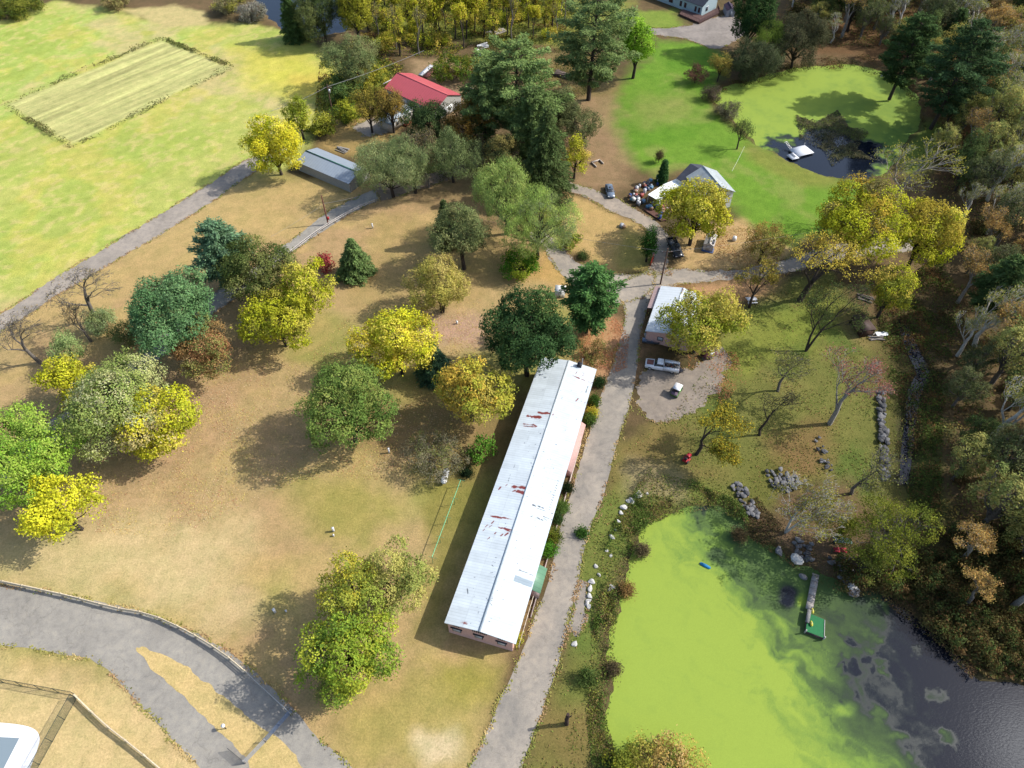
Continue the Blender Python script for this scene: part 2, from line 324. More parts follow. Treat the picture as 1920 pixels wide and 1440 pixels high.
zone([(1070, 190), (1150, 180), (1165, 240), (1190, 310), (1180, 350), (1140, 365), (1075, 350), (1050, 280)], C(168, 138, 102), 3, 4, .8)
zone([(1075, 365), (1200, 415), (1235, 500), (1140, 512), (1040, 455)], C(200, 168, 108), 1.5, 2); zone([(1170, 430), (1235, 450), (1225, 505), (1150, 510)], C(164, 158, 76), 2, 2, .7)
zone([(1270, 470), (1330, 430), (1390, 410), (1440, 450), (1490, 470), (1390, 508), (1270, 508)], C(204, 170, 116), 1.5, 2)
zone([(1230, 535), (1450, 515), (1460, 560), (1380, 580), (1300, 560)], C(198, 154, 108), 2, 3, .9)
ROUGH = [(1200, 820), (1260, 770), (1360, 650), (1380, 570), (1560, 520), (1640, 600), (1700, 760), (1690, 1000), (1560, 900), (1400, 940), (1200, 980), (1130, 1100), (1130, 1300), (1140, 1480), (960, 1480), (1040, 1240), (1100, 1000), (1160, 850)]
zone(ROUGH, C(124, 124, 62), 2, 4); zone(ROUGH, C(94, 116, 48), 2, 3, .7, (.54, .68, N1)); zone(ROUGH, C(150, 116, 76), 2, 3, .5, (.45, .33, N3)); zone(ROUGH, C(168, 138, 92), 2, 3, .5, (.56, .68, N3))  # rough grass, base tone darkened to hold the thin trees' shade
zone([(1370, 580), (1560, 560), (1560, 640), (1400, 700), (1360, 680)], C(150, 158, 62), 3, 4, .6)
zone([(1445, 830), (1540, 800), (1560, 860), (1470, 920)], C(146, 104, 74), 3, 4, .6); zone([(1400, 860), (1460, 860), (1450, 960), (1400, 960)], C(112, 112, 52), 2, 2, .7)
zone([(1090, 960), (1200, 900), (1330, 900), (1320, 950), (1190, 1010), (1140, 1200), (1130, 1340), (1060, 1300)], C(118, 134, 58), 2, 3, .6)
zone([(1190, 880), (1290, 890), (1270, 930), (1180, 930)], C(170, 150, 112), 2, 3, .7)
zone([(1400, 960), (1560, 1010), (1720, 1060), (1700, 1120), (1560, 1090), (1440, 1030)], C(126, 102, 78), 2, 3, .8)
zone([(1085, 625), (1150, 590), (1200, 630), (1190, 690), (1140, 700), (1075, 675)], C(212, 158, 116), 3, 4, .75)
zone([(1040, 460), (1080, 500), (1060, 540), (980, 520)], C(206, 168, 100), 2, 2, .8)
zone([(1640, 620), (1760, 700), (1760, 1100), (1660, 1000), (1660, 760)], C(92, 84, 46), 3, 4, .8); zone([(1700, 760), (1790, 800), (1760, 960), (1700, 940)], C(84, 100, 44), 3, 4, .8)
zone([(1400, 40), (1960, 0), (1960, 200), (1760, 360), (1740, 120), (1480, 100)], C(122, 88, 56), 3, 5, .7)
zone([(1650, 210), (1760, 230), (1800, 280), (1700, 330)], C(128, 148, 62), 3, 4, .9)
zone([(1770, 1170), (2000, 1160), (2010, 1310), (1840, 1268)], C(70, 64, 42), 2, 2)
for poly, c in ((POND1, (88, 78, 52)), (POND2, (104, 92, 56)), (POND3, (120, 100, 70)), (STREAM, (60, 54, 40))):
    d = sdist(X, Y, poly); m = smooth(2.2, .2, d + (N2 - .5) * 2)[:, None] * .8; gcol = gcol * (1 - m) + np.array(C(*c)) * m
# mown strips of the old field and mowing lines of the pasture
f0, f1 = P(22, 195)[:2], P(300, 82)[:2]; fd = (f1 - f0) / np.linalg.norm(f1 - f0); fn = np.array([-fd[1], fd[0]])
acr = X * fn[0] + Y * fn[1]; alg = X * fd[0] + Y * fd[1]
inf = smooth(.5, -.5, sdist(X, Y, PP([(16, 196), (302, 78), (430, 127), (136, 270)])))
streak = (vnoise(acr * 1.3 + 5, alg * .05) - .5) * .5 + (vnoise(acr * 2.9, alg * .11) - .5) * .35
gcol *= (1 + streak * inf)[:, None]
gcol *= (1 + (vnoise(acr * .55 + 40, alg * .03 + 9) - .5) * .12 * smooth(1, -2, sdist(X, Y, PP(PASTURE))))[:, None]
gcol *= (.90 + .2 * N4)[:, None]
gz = np.zeros(len(X))
for poly, dp in ((POND1, 1.6), (POND2, 1.4), (POND3, 1.4), (STREAM, .9)):
    d = sdist(X, Y, poly) + ((N2 - .5) * 2.4 + (N1 - .5) * (3 if dp < 1.5 else 1.2)) * (dp > 1); gz = np.minimum(gz, WZ * smooth(1.6, .2, d) * (1 if dp > 1 else 1) - dp * smooth(.3, -1.6, d))
nx, ny = len(gx), len(gy)
ii = (np.arange(ny - 1)[:, None] * nx + np.arange(nx - 1)[None]).ravel()
g = MB(); g.add(np.stack([X, Y, gz], 1), np.stack([ii, ii + 1, ii + nx + 1, ii + nx], 1), np.clip(gcol, .012, .75))
g.build('ground', M_GROUND, smooth_=True, kind='structure')

# ------------------------------------------------------------------ water sheets
def inv(x, y, z):                            # survey grid reference of a plan point
    dz = z - CAM_H; f = y * math.cos(TH) - dz * math.sin(TH); up = y * math.sin(TH) + dz * math.cos(TH)
    return 960 + FPX * x / f, 720 - FPX * up / f
def pond(name, poly, weed, st=.3):
    lo = poly.min(0) - 3; hi = np.minimum(poly.max(0) + 3, [128, 262])
    xs = np.arange(lo[0], hi[0] + st, st); ys = np.arange(lo[1], hi[1] + st, st); A, B = np.meshgrid(xs, ys); a, b = A.ravel(), B.ravel()
    w = weed(a, b); n = len(xs); d = sdist(a, b, poly)
    f = (np.arange(len(ys) - 1)[:, None] * n + np.arange(n - 1)[None]).ravel(); f = f[d[f] < 3.2]
    m = MB(); m.add(np.stack([a, b, np.full(len(a), WZ)], 1), np.stack([f, f + 1, f + n + 1, f + n], 1), np.stack([w, w, w], 1))
    return m.build(name, M_WATER, kind='structure')
def line_d(x, y, pts):                       # distance across a drawn line, positive to its right
    pts = np.asarray(pts, float); o = np.argsort(pts[:, 1]); return x - np.interp(y, pts[o, 1], pts[o, 0])
def weed1(a, b):
    f1 = lambda x, y, s, k=4: fbm(x, y, s, k) - .5
    wx = a + f1(a, b, 13) * 16 + f1(a + 90, b + 31, 3.6) * 5; wy = b + f1(a + 40, b - 70, 13) * 16 + f1(a - 20, b + 61, 3.6) * 5
    u, v = inv(wx, wy, WZ); u0, v0 = inv(a, b, WZ)
    cx = a + f1(wx + 9, wy, 6) * 9; cy = b + f1(wx, wy + 19, 6) * 9; al_ = cx * .78 - cy * .62; ac_ = cx * .62 + cy * .78
    stk = fbm(ac_, al_ * .2, 1.3, 5) - .5; stf = fbm(ac_ + 50, al_ * .3, .6, 4) - .5
    d1 = line_d(u, v, [(1325, 900), (1332, 985), (1356, 1060), (1405, 1130), (1480, 1215), (1530, 1300), (1560, 1380), (1600, 1500)])
    d2 = line_d(u, v, [(1640, 1000), (1622, 1100), (1605, 1180), (1635, 1260), (1665, 1330), (1730, 1440), (1790, 1550)])
    tr = smooth(-130, -10, d1) * smooth(190, 40, d1)
    w = .93 - .44 * smooth(-70, 70, d1) - .36 * smooth(-70, 45, d2) - .12 * smooth(20, 110, d2)
    w += stk * (.10 + .42 * tr) + stf * (.04 + .22 * tr) + f1(wx, wy, 3, 4) * .10
    fl = fbm(wx, wy, 5.0, 5)
    w -= .30 * smooth(.60, .70, fbm(cx + 7, cy - 3, 5.0, 4)) * smooth(0, 80, d1) * smooth(40, -20, d2)
    w += .26 * smooth(.55, .75, fbm(a + 11, b + 3, 2.6, 5)) * smooth(-20, 20, d2) * smooth(150, 50, d2)
    w -= .5 * smooth(1.5, .5, np.hypot((u0 - 1478) / 20, (v0 - 1120) / 24) + fl - .3)
    w += .30 * smooth(1.2, .5, np.hypot((u0 - 1503) / 17, (v0 - 1128) / 18) + fl - .3)
    w += .3 * smooth(1.2, .5, np.hypot((u0 - 1585) / 30, (v0 - 1330) / 22) + fl - .4)
    return np.clip(w, 0, 1)
def weed2(a, b):
    wx = a + (fbm(a, b, 9, 4) - .5) * 12; wy = b + (fbm(a + 40, b - 70, 9, 4) - .5) * 12
    u, v = inv(wx, wy, WZ); u0, v0 = inv(a, b, WZ)
    e = np.hypot((u - 1530) / 118, (v - 303) / 56) + (fbm(a, b, 2.2, 5) - .5) * .9
    w = .9 * smooth(.85, 1.25, e) + .05
    w = w * (.85 - .16 * smooth(1560, 1700, u)) / .9 + (fbm(a, b, 3, 5) - .5) * .34 * (w > .3) + (fbm(a, b, 1.1, 3) - .5) * .12
    return np.clip(w, .0, .9)
pond('pond_water', POND1, weed1, .2); pond('pond_water', POND2, weed2, .4); pond('pond_water', POND3, lambda a, b: a * 0 + .02, .8); pond('stream_water', STREAM, lambda a, b: a * 0 + .0, .4)

# ------------------------------------------------------------------ roads and paths: sheets laid one above the other
EDGES = []
def sheet(name, px, z, mat, jit=.25, tint=(1, 1, 1)):
    p = PP(px); EDGES.append((name, p)); out = []; rs = random.Random(len(px) * 7 + int(z * 1000))
    for i in range(len(p)):
        a, b = p[i], p[(i + 1) % len(p)]; L_ = np.linalg.norm(b - a); n = max(1, int(L_ / .5)); nr = np.array([-(b - a)[1], (b - a)[0]]) / (L_ + 1e-9)
        for k in range(n):
            q = a + (b - a) * k / n
            out.append(q + nr * ((vnoise(np.array([q[0] * .9]), np.array([q[1] * .9]))[0] - .5) * jit * 3 + rs.uniform(-jit, jit) * .6))
    m = MB(); m.add(np.array([(x, y, z) for x, y in out]), [list(range(len(out)))], tint)
    return m.build(name, mat, kind='structure')
def smoothline(px, n=6):                      # rounds a surveyed line
    p = np.array(px, float); q = np.vstack([2 * p[0] - p[1], p, 2 * p[-1] - p[-2]]); out = []
    for i in range(1, len(q) - 2):
        for t in np.arange(n) / n:
            out.append(.5 * (2 * q[i] + (q[i + 1] - q[i - 1]) * t + (2 * q[i - 1] - 5 * q[i] + 4 * q[i + 1] - q[i + 2]) * t * t + (3 * q[i] - q[i - 1] - 3 * q[i + 1] + q[i + 2]) * t ** 3))
    out.append(p[-1]); return [tuple(o) for o in out]
sheet('road', smoothline([(860, 1475), (880, 1438), (905, 1390), (940, 1308), (975, 1232), (1005, 1150), (1030, 1085), (1048, 1000), (1078, 900), (1102, 820), (1124, 750), (1146, 690), (1162, 640), (1172, 590), (1158, 556), (1120, 545)])
      + smoothline([(1225, 505), (1228, 530), (1216, 570), (1200, 630), (1194, 690), (1182, 755), (1162, 815), (1147, 870), (1132, 930), (1112, 975), (1096, 1030), (1080, 1110), (1060, 1190), (1038, 1270), (1010, 1350), (978, 1440), (965, 1475)]), .020, M_ASPH, .07)
sheet('road', smoothline([(985, 440), (1010, 455), (1045, 505), (1085, 545), (1130, 572), (1200, 560), (1235, 541), (1300, 531), (1370, 524), (1450, 517), (1520, 502), (1620, 480), (1720, 470)])
      + smoothline([(1720, 440), (1620, 452), (1560, 458), (1480, 484), (1390, 505), (1320, 507), (1260, 503), (1225, 512), (1150, 513), (1085, 492), (1050, 458), (1010, 425)]), .028, M_ASPH, tint=(1.1, 1.07, 1.05))
sheet('driveway', smoothline([(1060, 340), (1090, 348), (1150, 370), (1205, 400), (1238, 425), (1258, 455), (1250, 500), (1260, 515)]) + smoothline([(1215, 515), (1222, 480), (1218, 440), (1195, 418), (1150, 398), (1095, 368), (1060, 358)]), .036, M_ASPH, tint=(1.06, 1.0, .96))
sheet('driveway', smoothline([(700, 345), (760, 335), (830, 318), (900, 296), (980, 285), (1060, 340)]) + smoothline([(1060, 358), (980, 300), (905, 312), (840, 338), (770, 360), (712, 378)]), .034, M_GRAV, tint=(.78, .68, .58))  # brown tint darkened to put the shade over this stretch into its colour
sheet('gravel_track', smoothline([(-260, 735), (0, 590), (90, 530), (160, 487), (300, 402), (400, 340), (455, 304), (520, 275)]) + smoothline([(530, 290), (472, 325), (350, 410), (215, 490), (110, 553), (30, 607), (-60, 655), (-260, 780)]), .020, M_GRAV, tint=(1.1, 1.12, 1.16))
sheet('road', smoothline([(720, 348), (690, 360), (640, 383), (600, 408), (560, 440), (520, 468), (460, 512), (400, 548), (340, 598), (280, 648), (180, 735), (100, 785), (0, 850), (-200, 980)]) + smoothline([(-200, 1060), (0, 918), (110, 838), (200, 768), (280, 690), (340, 640), (410, 582), (480, 530), (545, 475), (600, 438), (650, 405), (700, 380), (722, 372)]), .024, M_DARK, .1, (1.0, .985, .955))
sheet('road', smoothline([(-200, 1062), (0, 1096), (130, 1117), (260, 1147), (370, 1190), (430, 1222), (490, 1272), (545, 1325), (590, 1378), (640, 1420), (690, 1470)]) + [(600, 1600), (420, 1600)]
      + smoothline([(440, 1540), (380, 1445), (330, 1392), (285, 1343), (232, 1290), (195, 1250), (150, 1232), (70, 1218), (0, 1210), (-200, 1200)]), .020, M_DARK, .1, (1.0, .985, .955))
sheet('grass_island', smoothline([(255, 1214), (275, 1214), (335, 1240), (400, 1292), (470, 1348), (530, 1392), (572, 1445), (600, 1500)]) + smoothline([(500, 1500), (465, 1432), (440, 1400), (400, 1362), (340, 1305), (290, 1260), (257, 1222)]), .032, M_GROUND, .15, C(222, 194, 130))
sheet('gravel_yard', smoothline([(1196, 700), (1225, 692), (1300, 690), (1330, 655), (1366, 668), (1352, 720), (1318, 760), (1285, 782), (1245, 792), (1215, 785), (1200, 770)]), .016, M_GRAV, .6, (.9, .88, .88))
sheet('gravel_patch', smoothline([(1075, 1130), (1092, 1095), (1105, 1110), (1100, 1150), (1088, 1185), (1068, 1180)]), .014, M_GRAV, .5, (.95, .97, 1.0))
sheet('gravel_patch', smoothline([(658, 238), (700, 222), (735, 232), (728, 250), (680, 255)]), .014, M_GRAV, .4, (1.1, 1.12, 1.15))
sheet('driveway', smoothline([(1200, 48), (1230, 53), (1290, 48), (1330, 35), (1380, 30), (1400, 60), (1372, 80), (1340, 92), (1310, 82), (1280, 72), (1225, 66), (1195, 64)]), .018, M_GRAV, .3, (.9, .92, 1.0))
sheet('gravel_patch', smoothline([(860, 175), (900, 185), (910, 215), (880, 205)]), .014, M_GRAV, .4, (1.1, 1.1, 1.1))
sheet('pool_deck', smoothline([(-40, 1352), (30, 1358), (62, 1366), (74, 1380), (72, 1400), (55, 1445), (30, 1500), (-40, 1500)]), .06, M_PLAIN, .0, (.62, .62, .60))
sheet('pool_water', [(-40, 1380), (37, 1384), (8, 1440), (-20, 1490), (-40, 1490)], .075, M_GLASS, .0, (.16, .2, .22))
# ------------------------------------------------------------------ trees
BARK_D, BARK_G, BARK_P = (.05, .04, .032), (.13, .115, .10), (.24, .22, .19)
def unit(rng, n):
    v = rng.normal(size=(n, 3)); return v / np.linalg.norm(v, axis=1)[:, None]
def limb(tb, a, b, r0, r1, rng, col, bend=.12, n=5):
    a, b = np.asarray(a, float), np.asarray(b, float); t = np.linspace(0, 1, n)[:, None]; L_ = np.linalg.norm(b - a)
    mid = rng.normal(size=3) * bend * L_; mid[2] = abs(mid[2]) * .6
    pts = a * (1 - t) + b * t + 4 * t * (1 - t) * mid * .5
    tb.tube(pts, np.linspace(r0, r1, n), 5 if r0 > .06 else 3, False, col); return pts
def shade(rng, base, n, dv=.2, dh=.08):
    c = np.broadcast_to(np.asarray(base, float), (n, 3)) * (1 + (rng.rand(n, 1) - .5) * 2 * dv)
    return np.clip(c * (1 + (rng.rand(n, 3) - .5) * 2 * dh), .004, .9)
def broad(seed, R, h, clear, pal, lobes=13, leaf=.2, dens=1.0, sparse=0.0, bark=BARK_D, weep=0, stems=1, flat=1.0, lr=(.19, .45)):
    """returns trunk MB and crown MB for a tree standing on the origin"""
    rng = np.random.RandomState(seed); tb, cb = MB(), MB(); leaf *= .74; sparse = max(sparse, .15)
    z0 = h * clear; Rz = (h - z0) / 2; zc = z0 + Rz; lobes = int(lobes * 1.75)
    k = np.arange(lobes) + .5; ph = np.arccos(1 - 1.75 * k / lobes); th = k * 2.39996 + rng.rand() * 6
    dirs = np.stack([np.cos(th) * np.sin(ph), np.sin(th) * np.sin(ph), np.cos(ph)], 1) + rng.normal(size=(lobes, 3)) * .3
    rad = rng.uniform(*lr, size=lobes)
    cen = dirs * (1 - rad)[:, None] * rng.uniform(.72, 1.2, size=(lobes, 1)) * [1, 1, flat]
    ln_ = np.linalg.norm(cen, axis=1)[:, None]; cen = cen * np.minimum(1, (1.08 - rad * .75)[:, None] / (ln_ + 1e-6))
    kp = rng.rand(len(cen)) > .14; cen, rad = cen[kp], rad[kp]; cen = np.vstack([cen, [[0, 0, .12]]]); rad = np.append(rad, .52)
    pal = [np.array(p) for p in pal]; lobc = rng.randint(0, len(pal), len(cen)); top = h * .97
    # stems and limbs
    base = []
    for s_ in range(stems):
        a = rng.rand() * 6.28; off = 0 if stems == 1 else .35
        r0 = .026 * h ** 1.05 / (stems ** .5)
        p0 = np.array([off * math.cos(a), off * math.sin(a), -.1]); p1 = np.array([rng.normal() * .05 * R + off * 2 * math.cos(a), rng.normal() * .05 * R + off * 2 * math.sin(a), z0 + Rz * .5])
        pts = limb(tb, p0, p1, r0, r0 * .6, rng, bark, .03, 6); base.append((pts, r0))
    for j in range(len(cen)):
        pts, r0 = base[j % len(base)]; q = pts[rng.randint(2, 6)]
        e = cen[j] * [R, R, Rz] + [0, 0, zc]
        lp = limb(tb, q, e, r0 * .42, r0 * .1, rng, bark, .12, 5)
        for _ in range(5 if sparse > .2 else 3):
            d = unit(rng, 1)[0]; d[2] = abs(d[2]) * .7
            limb(tb, lp[rng.randint(2, 5)], e + d * rad[j] * np.array([R, R, Rz]) * .95, r0 * .12, .012, rng, bark, .1, 4)
    # leaf clumps on the lobes
    for j in range(len(cen)):
        r = rad[j]; area = 4 * math.pi * (r * R) ** 1.2 * (r * Rz) ** .8
        nc = max(6, int(area * 1.25)); d = unit(rng, nc); d = d[(d[:, 2] > -.75)]
        if sparse: d = d[rng.rand(len(d)) > sparse]
        pu = cen[j] + d * r * (.74 + .5 * rng.rand(len(d), 1) ** 1.8)
        ok = np.ones(len(d), bool)
        for i in range(len(cen)):
            if i != j: ok &= np.linalg.norm(pu - cen[i], axis=1) > rad[i] * .74
        d, pu = d[ok], pu[ok]
        if not len(d): continue
        cw = pu * [R, R, Rz] + [0, 0, zc]
        ml = max(3, int(15 * dens * (.2 / leaf) ** 1.3)); n = len(cw) * ml
        cc = np.repeat(cw, ml, 0); dd = np.repeat(d, ml, 0)
        sp = .44 * rng.uniform(.7, 1.35, size=(len(cw), 1)).repeat(ml, 0)
        off = rng.normal(size=(n, 3)) * sp; off -= dd * (off * dd).sum(1)[:, None] * .5
        pos = cc + off; al = None
        if weep: pos[:, 2] -= weep * rng.rand(n) ** 1.5 * 1.6; al = np.broadcast_to([0, 0, -1.], (n, 3))
        pos[:, 2] = np.maximum(pos[:, 2], .1)
        cb_ = pal[lobc[j]]; alt = pal[rng.randint(len(pal))]
        pick = (rng.rand(len(cw)) < .38)[:, None]; ccol = np.where(pick, alt, cb_) * (1 + (rng.rand(len(cw), 1) - .5) * .34)
        col = shade(rng, np.repeat(ccol, ml, 0), n, .16, .06)
        nr = dd * .95 + rng.normal(size=(n, 3)) * .5 + [0, 0, .35]
        if weep: nr[:, 2] *= .2
        cb.leaves(pos, nr, np.full(n, leaf * (1.5 if weep else 1.25)), np.full(n, leaf * (.5 if weep else .82)), col, al, rng)
    return tb, cb
def conifer(seed, h, R, col, kind='spruce', clear=.06):
    rng = np.random.RandomState(seed); tb, cb = MB(), MB(); r0 = .02 * h
    zz = np.linspace(0, h, 8); wob = np.cumsum(rng.normal(size=(8, 2)) * .06, 0); wob[0] = 0
    sp_ = np.stack([wob[:, 0], wob[:, 1], zz - .1], 1); tb.tube(sp_, np.linspace(r0, .03, 8), 7, False, BARK_D)
    z = h * clear; col = np.array(col)
    step = h * (.026 if kind == 'spruce' else .055)
    while z < h * .985:
        t = (z - h * clear) / (h * (1 - clear))
        if kind == 'spruce': L_ = R * (1 - t) ** .85 * min(1, .55 + t * 5) + .25
        else: L_ = R * min(1, .5 + 1.6 * t) * (1 - t ** 2.4) ** .8 * rng.uniform(.75, 1.3) + .3
        nb = 7 if kind == 'spruce' else 6; a0 = rng.rand() * 6.28
        for b in range(nb):
            a = a0 + b * 6.283 / nb + rng.normal() * .22; l = L_ * rng.uniform(.72, 1.1)
            rise = (-.22 if kind == 'spruce' else .22) + rng.normal() * .08
            n = max(3, int(l / (.26 if kind == 'spruce' else .5))); s_ = np.linspace(.15 if kind == 'spruce' else .38, 1, n)
            ax = np.array([np.interp(z, zz, sp_[:, 0]), np.interp(z, zz, sp_[:, 1]), z])
            dr = np.array([math.cos(a), math.sin(a), rise]); drop = np.array([0, 0, -.12 if kind == 'spruce' else -.05])
            pts = ax + np.outer(s_ * l, dr) + np.outer((s_ * l) ** 2 / max(l, .1), drop)
            tb.tube(np.vstack([ax, pts[[n // 2, -1]]]), [.035 + .012 * l, .03, .012], 3, False, BARK_D)
            ml = 8 if kind == 'spruce' else 24; m = n * ml; p = np.repeat(pts, ml, 0)
            side = np.array([-math.sin(a), math.cos(a), 0.]); wd = (.10 + .30 * (1 - np.repeat(s_, ml))) * l * (.8 if kind == 'spruce' else .75) + .12
            q = (rng.rand(m) - .5) * 2 * wd
            p = p + np.outer(q, side) + rng.normal(size=(m, 3)) * (.10 if kind == 'spruce' else .26) + np.outer(np.abs(q) * -.18, [0, 0, 1])
            al = dr + np.outer(q / (wd + .01), side) * .8
            c = shade(rng, np.array([1.9, 1.72, 1.5]) * col * (1 + rng.normal() * .12), m, .22, .07)
            ln = .30 if kind == 'spruce' else .36
            cb.leaves(p, np.array([0, 0, 1.]) + rng.normal(size=(m, 3)) * .5, np.full(m, ln), np.full(m, ln * .34), c, al, rng)
        z += step * rng.uniform(.8, 1.2)
    return tb, cb
def bare(seed, h, R, bark=BARK_G, leafcol=None, nleaf=2, clear=.25, depth=6, lean=(0, 0), leaf=.16, stems=1):
    rng = np.random.RandomState(seed); tb, cb = MB(), MB(); tips = []
    st = []
    for s_ in range(stems):
        a = rng.rand() * 6.28
        d = np.array([lean[0] + (.25 * math.cos(a) if stems > 1 else 0), lean[1] + (.25 * math.sin(a) if stems > 1 else 0), 1.]); st.append((np.array([0, 0, -.1]), d / np.linalg.norm(d), h * clear * 1.25, .02 * h / stems ** .5, 0))
    while st:
        p, d, l, r, k = st.pop()
        q = p + d * l + rng.normal(size=3) * .04 * l; mid = (p + q) / 2 + rng.normal(size=3) * .05 * l
        tb.tube([p, mid, q], [r, r * .85, r * .66], 6 if k < 2 else 3, False, bark)
        if k >= depth: tips.append(q); continue
        if k >= depth - 1: tips.append(mid); tips.append(q)
        nb = 3 if k < 2 else rng.randint(2, 4)
        for b in range(nb):
            a = rng.rand() * 6.28 if b else 0; spd = (.8 if k else .75) * R / (h * .4)
            n_ = d + spd * np.array([math.cos(a + b * 2.1), math.sin(a + b * 2.1), rng.normal() * .25]) * (0.35 if b == 0 and k < 3 else 1); n_[2] += .12
            st.append((q - d * l * (0 if b == 0 else rng.rand() * .35), n_ / np.linalg.norm(n_), l * rng.uniform(.58, .86) * (.95 if k else .8), max(.016, r * (.66 if b == 0 else .45)), k + 1))
    tips = np.array(tips)
    V = np.concatenate(tb.V); s_ = h / V[:, 2].max(); w = R / max(np.percentile(np.abs(V[:, :2] - np.array(lean) * h * .4), 97), .1); w = min(max(w, .4), 2.6)
    tb.V = [v * [w, w, s_] for v in tb.V]; tips = tips * [w, w, s_]
    if leafcol is not None and nleaf:
        n = int(len(tips) * nleaf); i = rng.randint(0, len(tips), n)
        pos = tips[i] + rng.normal(size=(n, 3)) * .34; lc = np.array(leafcol); lc = lc[rng.randint(0, len(lc), n)] if lc.ndim > 1 else lc
        cb.leaves(pos, rng.normal(size=(n, 3)) + [0, 0, .5], np.full(n, leaf), np.full(n, leaf * .65), shade(rng, lc, n, .3, .1), None, rng)
    return tb, cb
def grow(name, label, cat, tc, loc, rz=0, group=None, crown='crown'):
    t = thing(name, label, cat, loc, rz, group); tc[0].build('trunk', M_BARK, t)
    if tc[1].V: tc[1].build(crown, M_LEAF, t)
    return t
def at_crown(u, v, zc): p = P(u, v, zc); return (p[0], p[1], 0)
YEL = [C(218, 214, 58, 1.5), C(204, 206, 46, 1.55), C(224, 212, 84, 1.5), C(190, 196, 52, 1.6)]; YELB = [C(244, 240, 62, 1.35), C(238, 232, 50, 1.4), C(220, 220, 56, 1.5)]
YGR = [C(206, 208, 58, 1.6), C(186, 188, 56, 1.9), C(230, 206, 92, 1.7)]; LIME = [tuple(min(.7, c * 1.2) for c in q) for q in [C(150, 186, 66, 1.8), C(170, 196, 84, 1.8), C(124, 166, 58, 1.9)]]
GRN = [tuple(np.array(q) * (1.12, 1.02, 0.8)) for q in [tuple(min(.7, c * 1.35) for c in q) for q in [C(106, 138, 74, 2.0), C(126, 154, 84, 2.0), C(140, 160, 90, 2.0)]]]; DGR = [tuple(np.array(q) * (1.12, 1.02, 0.8)) for q in [tuple(min(.7, c * 1.35) for c in q) for q in [C(62, 92, 60, 2.0), C(74, 104, 64, 2.0), C(54, 84, 54, 2.0)]]]
BGR = [C(118, 156, 100, 1.45), C(132, 168, 108, 1.45), C(104, 144, 90, 1.5)]; OLV = [tuple(min(.7, c * 1.3) for c in q) for q in [C(134, 140, 78, 1.9), C(150, 150, 84, 1.9), C(112, 124, 66, 2.0)]]
PALE = [tuple(min(.7, c * 1.1) for c in q) for q in [C(190, 196, 138, 1.7), C(176, 190, 118, 1.8), C(200, 202, 152, 1.7)]]; RUS = [tuple(min(.7, c * 1.3) for c in q) for q in [C(156, 128, 80, 1.9), C(134, 138, 76, 1.9), C(164, 124, 84, 1.9)]]
GOLD = [C(204, 184, 66, 1.6), C(178, 170, 66, 1.6), C(212, 172, 62, 1.6)]; ORA = [C(206, 150, 80, 1.8), C(188, 128, 62, 1.9), C(216, 176, 96, 1.8)]
WIL = [tuple(min(.7, c * 1.5) for c in q) for q in [C(146, 160, 104, 1.9), C(128, 144, 92, 1.9), C(166, 174, 116, 1.9)]]; GWIL = [tuple(min(.7, c * 1.65) for c in q) for q in [C(160, 182, 92, 1.8), C(178, 192, 104, 1.8), C(138, 160, 84, 1.9)]]
RED = [C(170, 84, 74, 1.9), C(186, 100, 90, 1.8)]; GREY = [tuple(min(.7, c * 1.25) for c in q) for q in [C(128, 124, 96, 1.9), C(140, 134, 104, 1.9)]]
def T(kind, u, v, rpx, h, seed, pal, label, cat='tree', name=None, clear=.16, **kw):
    """one surveyed tree: crown centre (u, v), crown radius in survey pixels, height in metres"""
    if kind == 'broad' and h > 5: h *= 1.25; clear += .06
    if kind == 'bare': h *= 1.15
    if kind == 'pine': h *= 1.25
    if kind in ('spruce', 'pine'): zc = h * .48
    elif kind == 'bare': zc = h * .66
    else: zc = h * (1 + clear) / 2
    R = rpx * depth(u, v, zc) / FPX; loc = at_crown(u, v, zc)
    if kind in ('spruce', 'pine'): tc = conifer(seed, h, R, pal, kind, clear)
    elif kind == 'bare': tc = bare(seed, h, R, leafcol=pal, **kw)
    else: tc = broad(seed, R, h, clear, pal, **kw)
    if kind == 'shrub': return grow(name or 'shrub', label, cat, tc, loc, crown='foliage')
    return grow(name or {'spruce': 'spruce_tree', 'pine': 'pine_tree', 'bare': 'bare_tree'}.get(kind, 'tree'), label, cat, tc, loc)
# left edge and the lawn below the lower road
T('broad', 30, 850, 100, 13, 1, LIME, 'big lime-green feathery tree cut by the left edge', leaf=.17, lobes=16)
T('broad', 112, 948, 66, 9, 2, YELB, 'brightest lemon-yellow tree, beside the big lime-green tree', lobes=11)
T('broad', 128, 708, 48, 8, 3, YEL, 'small golden tree peeking out behind the pale whitish-green tree', lobes=9)
T('broad', 205, 755, 98, 12, 4, [C(198, 202, 128, 1.45), C(182, 194, 104, 1.5), C(206, 206, 146, 1.45), C(158, 178, 92, 1.55)], 'wide pale whitish-green tree between two yellow trees', leaf=.17, lobes=17)
T('broad', 296, 790, 72, 9.5, 5, YEL + [C(214, 200, 130, 1.7)], 'yellow half-thinned tree on the lawn side of the pale tree', sparse=.22, lobes=13)
T('broad', 318, 588, 88, 13, 6, BGR, 'large blue-green tree with a rusty smaller tree at its foot', leaf=.2, lobes=15)
T('broad', 384, 650, 62, 8.5, 7, RUS, 'round rusty brown and olive tree at the foot of the blue-green tree', leaf=.16, lobes=11)
T('pine', 418, 482, 48, 12, 8, C(96, 132, 104, 1.9), 'blue-green pine beside an olive tree, just right of the lower road')
T('broad', 482, 505, 68, 10, 9, OLV + [C(100, 120, 62, 2)], 'round olive-green tree touching the blue-green pine', leaf=.17)
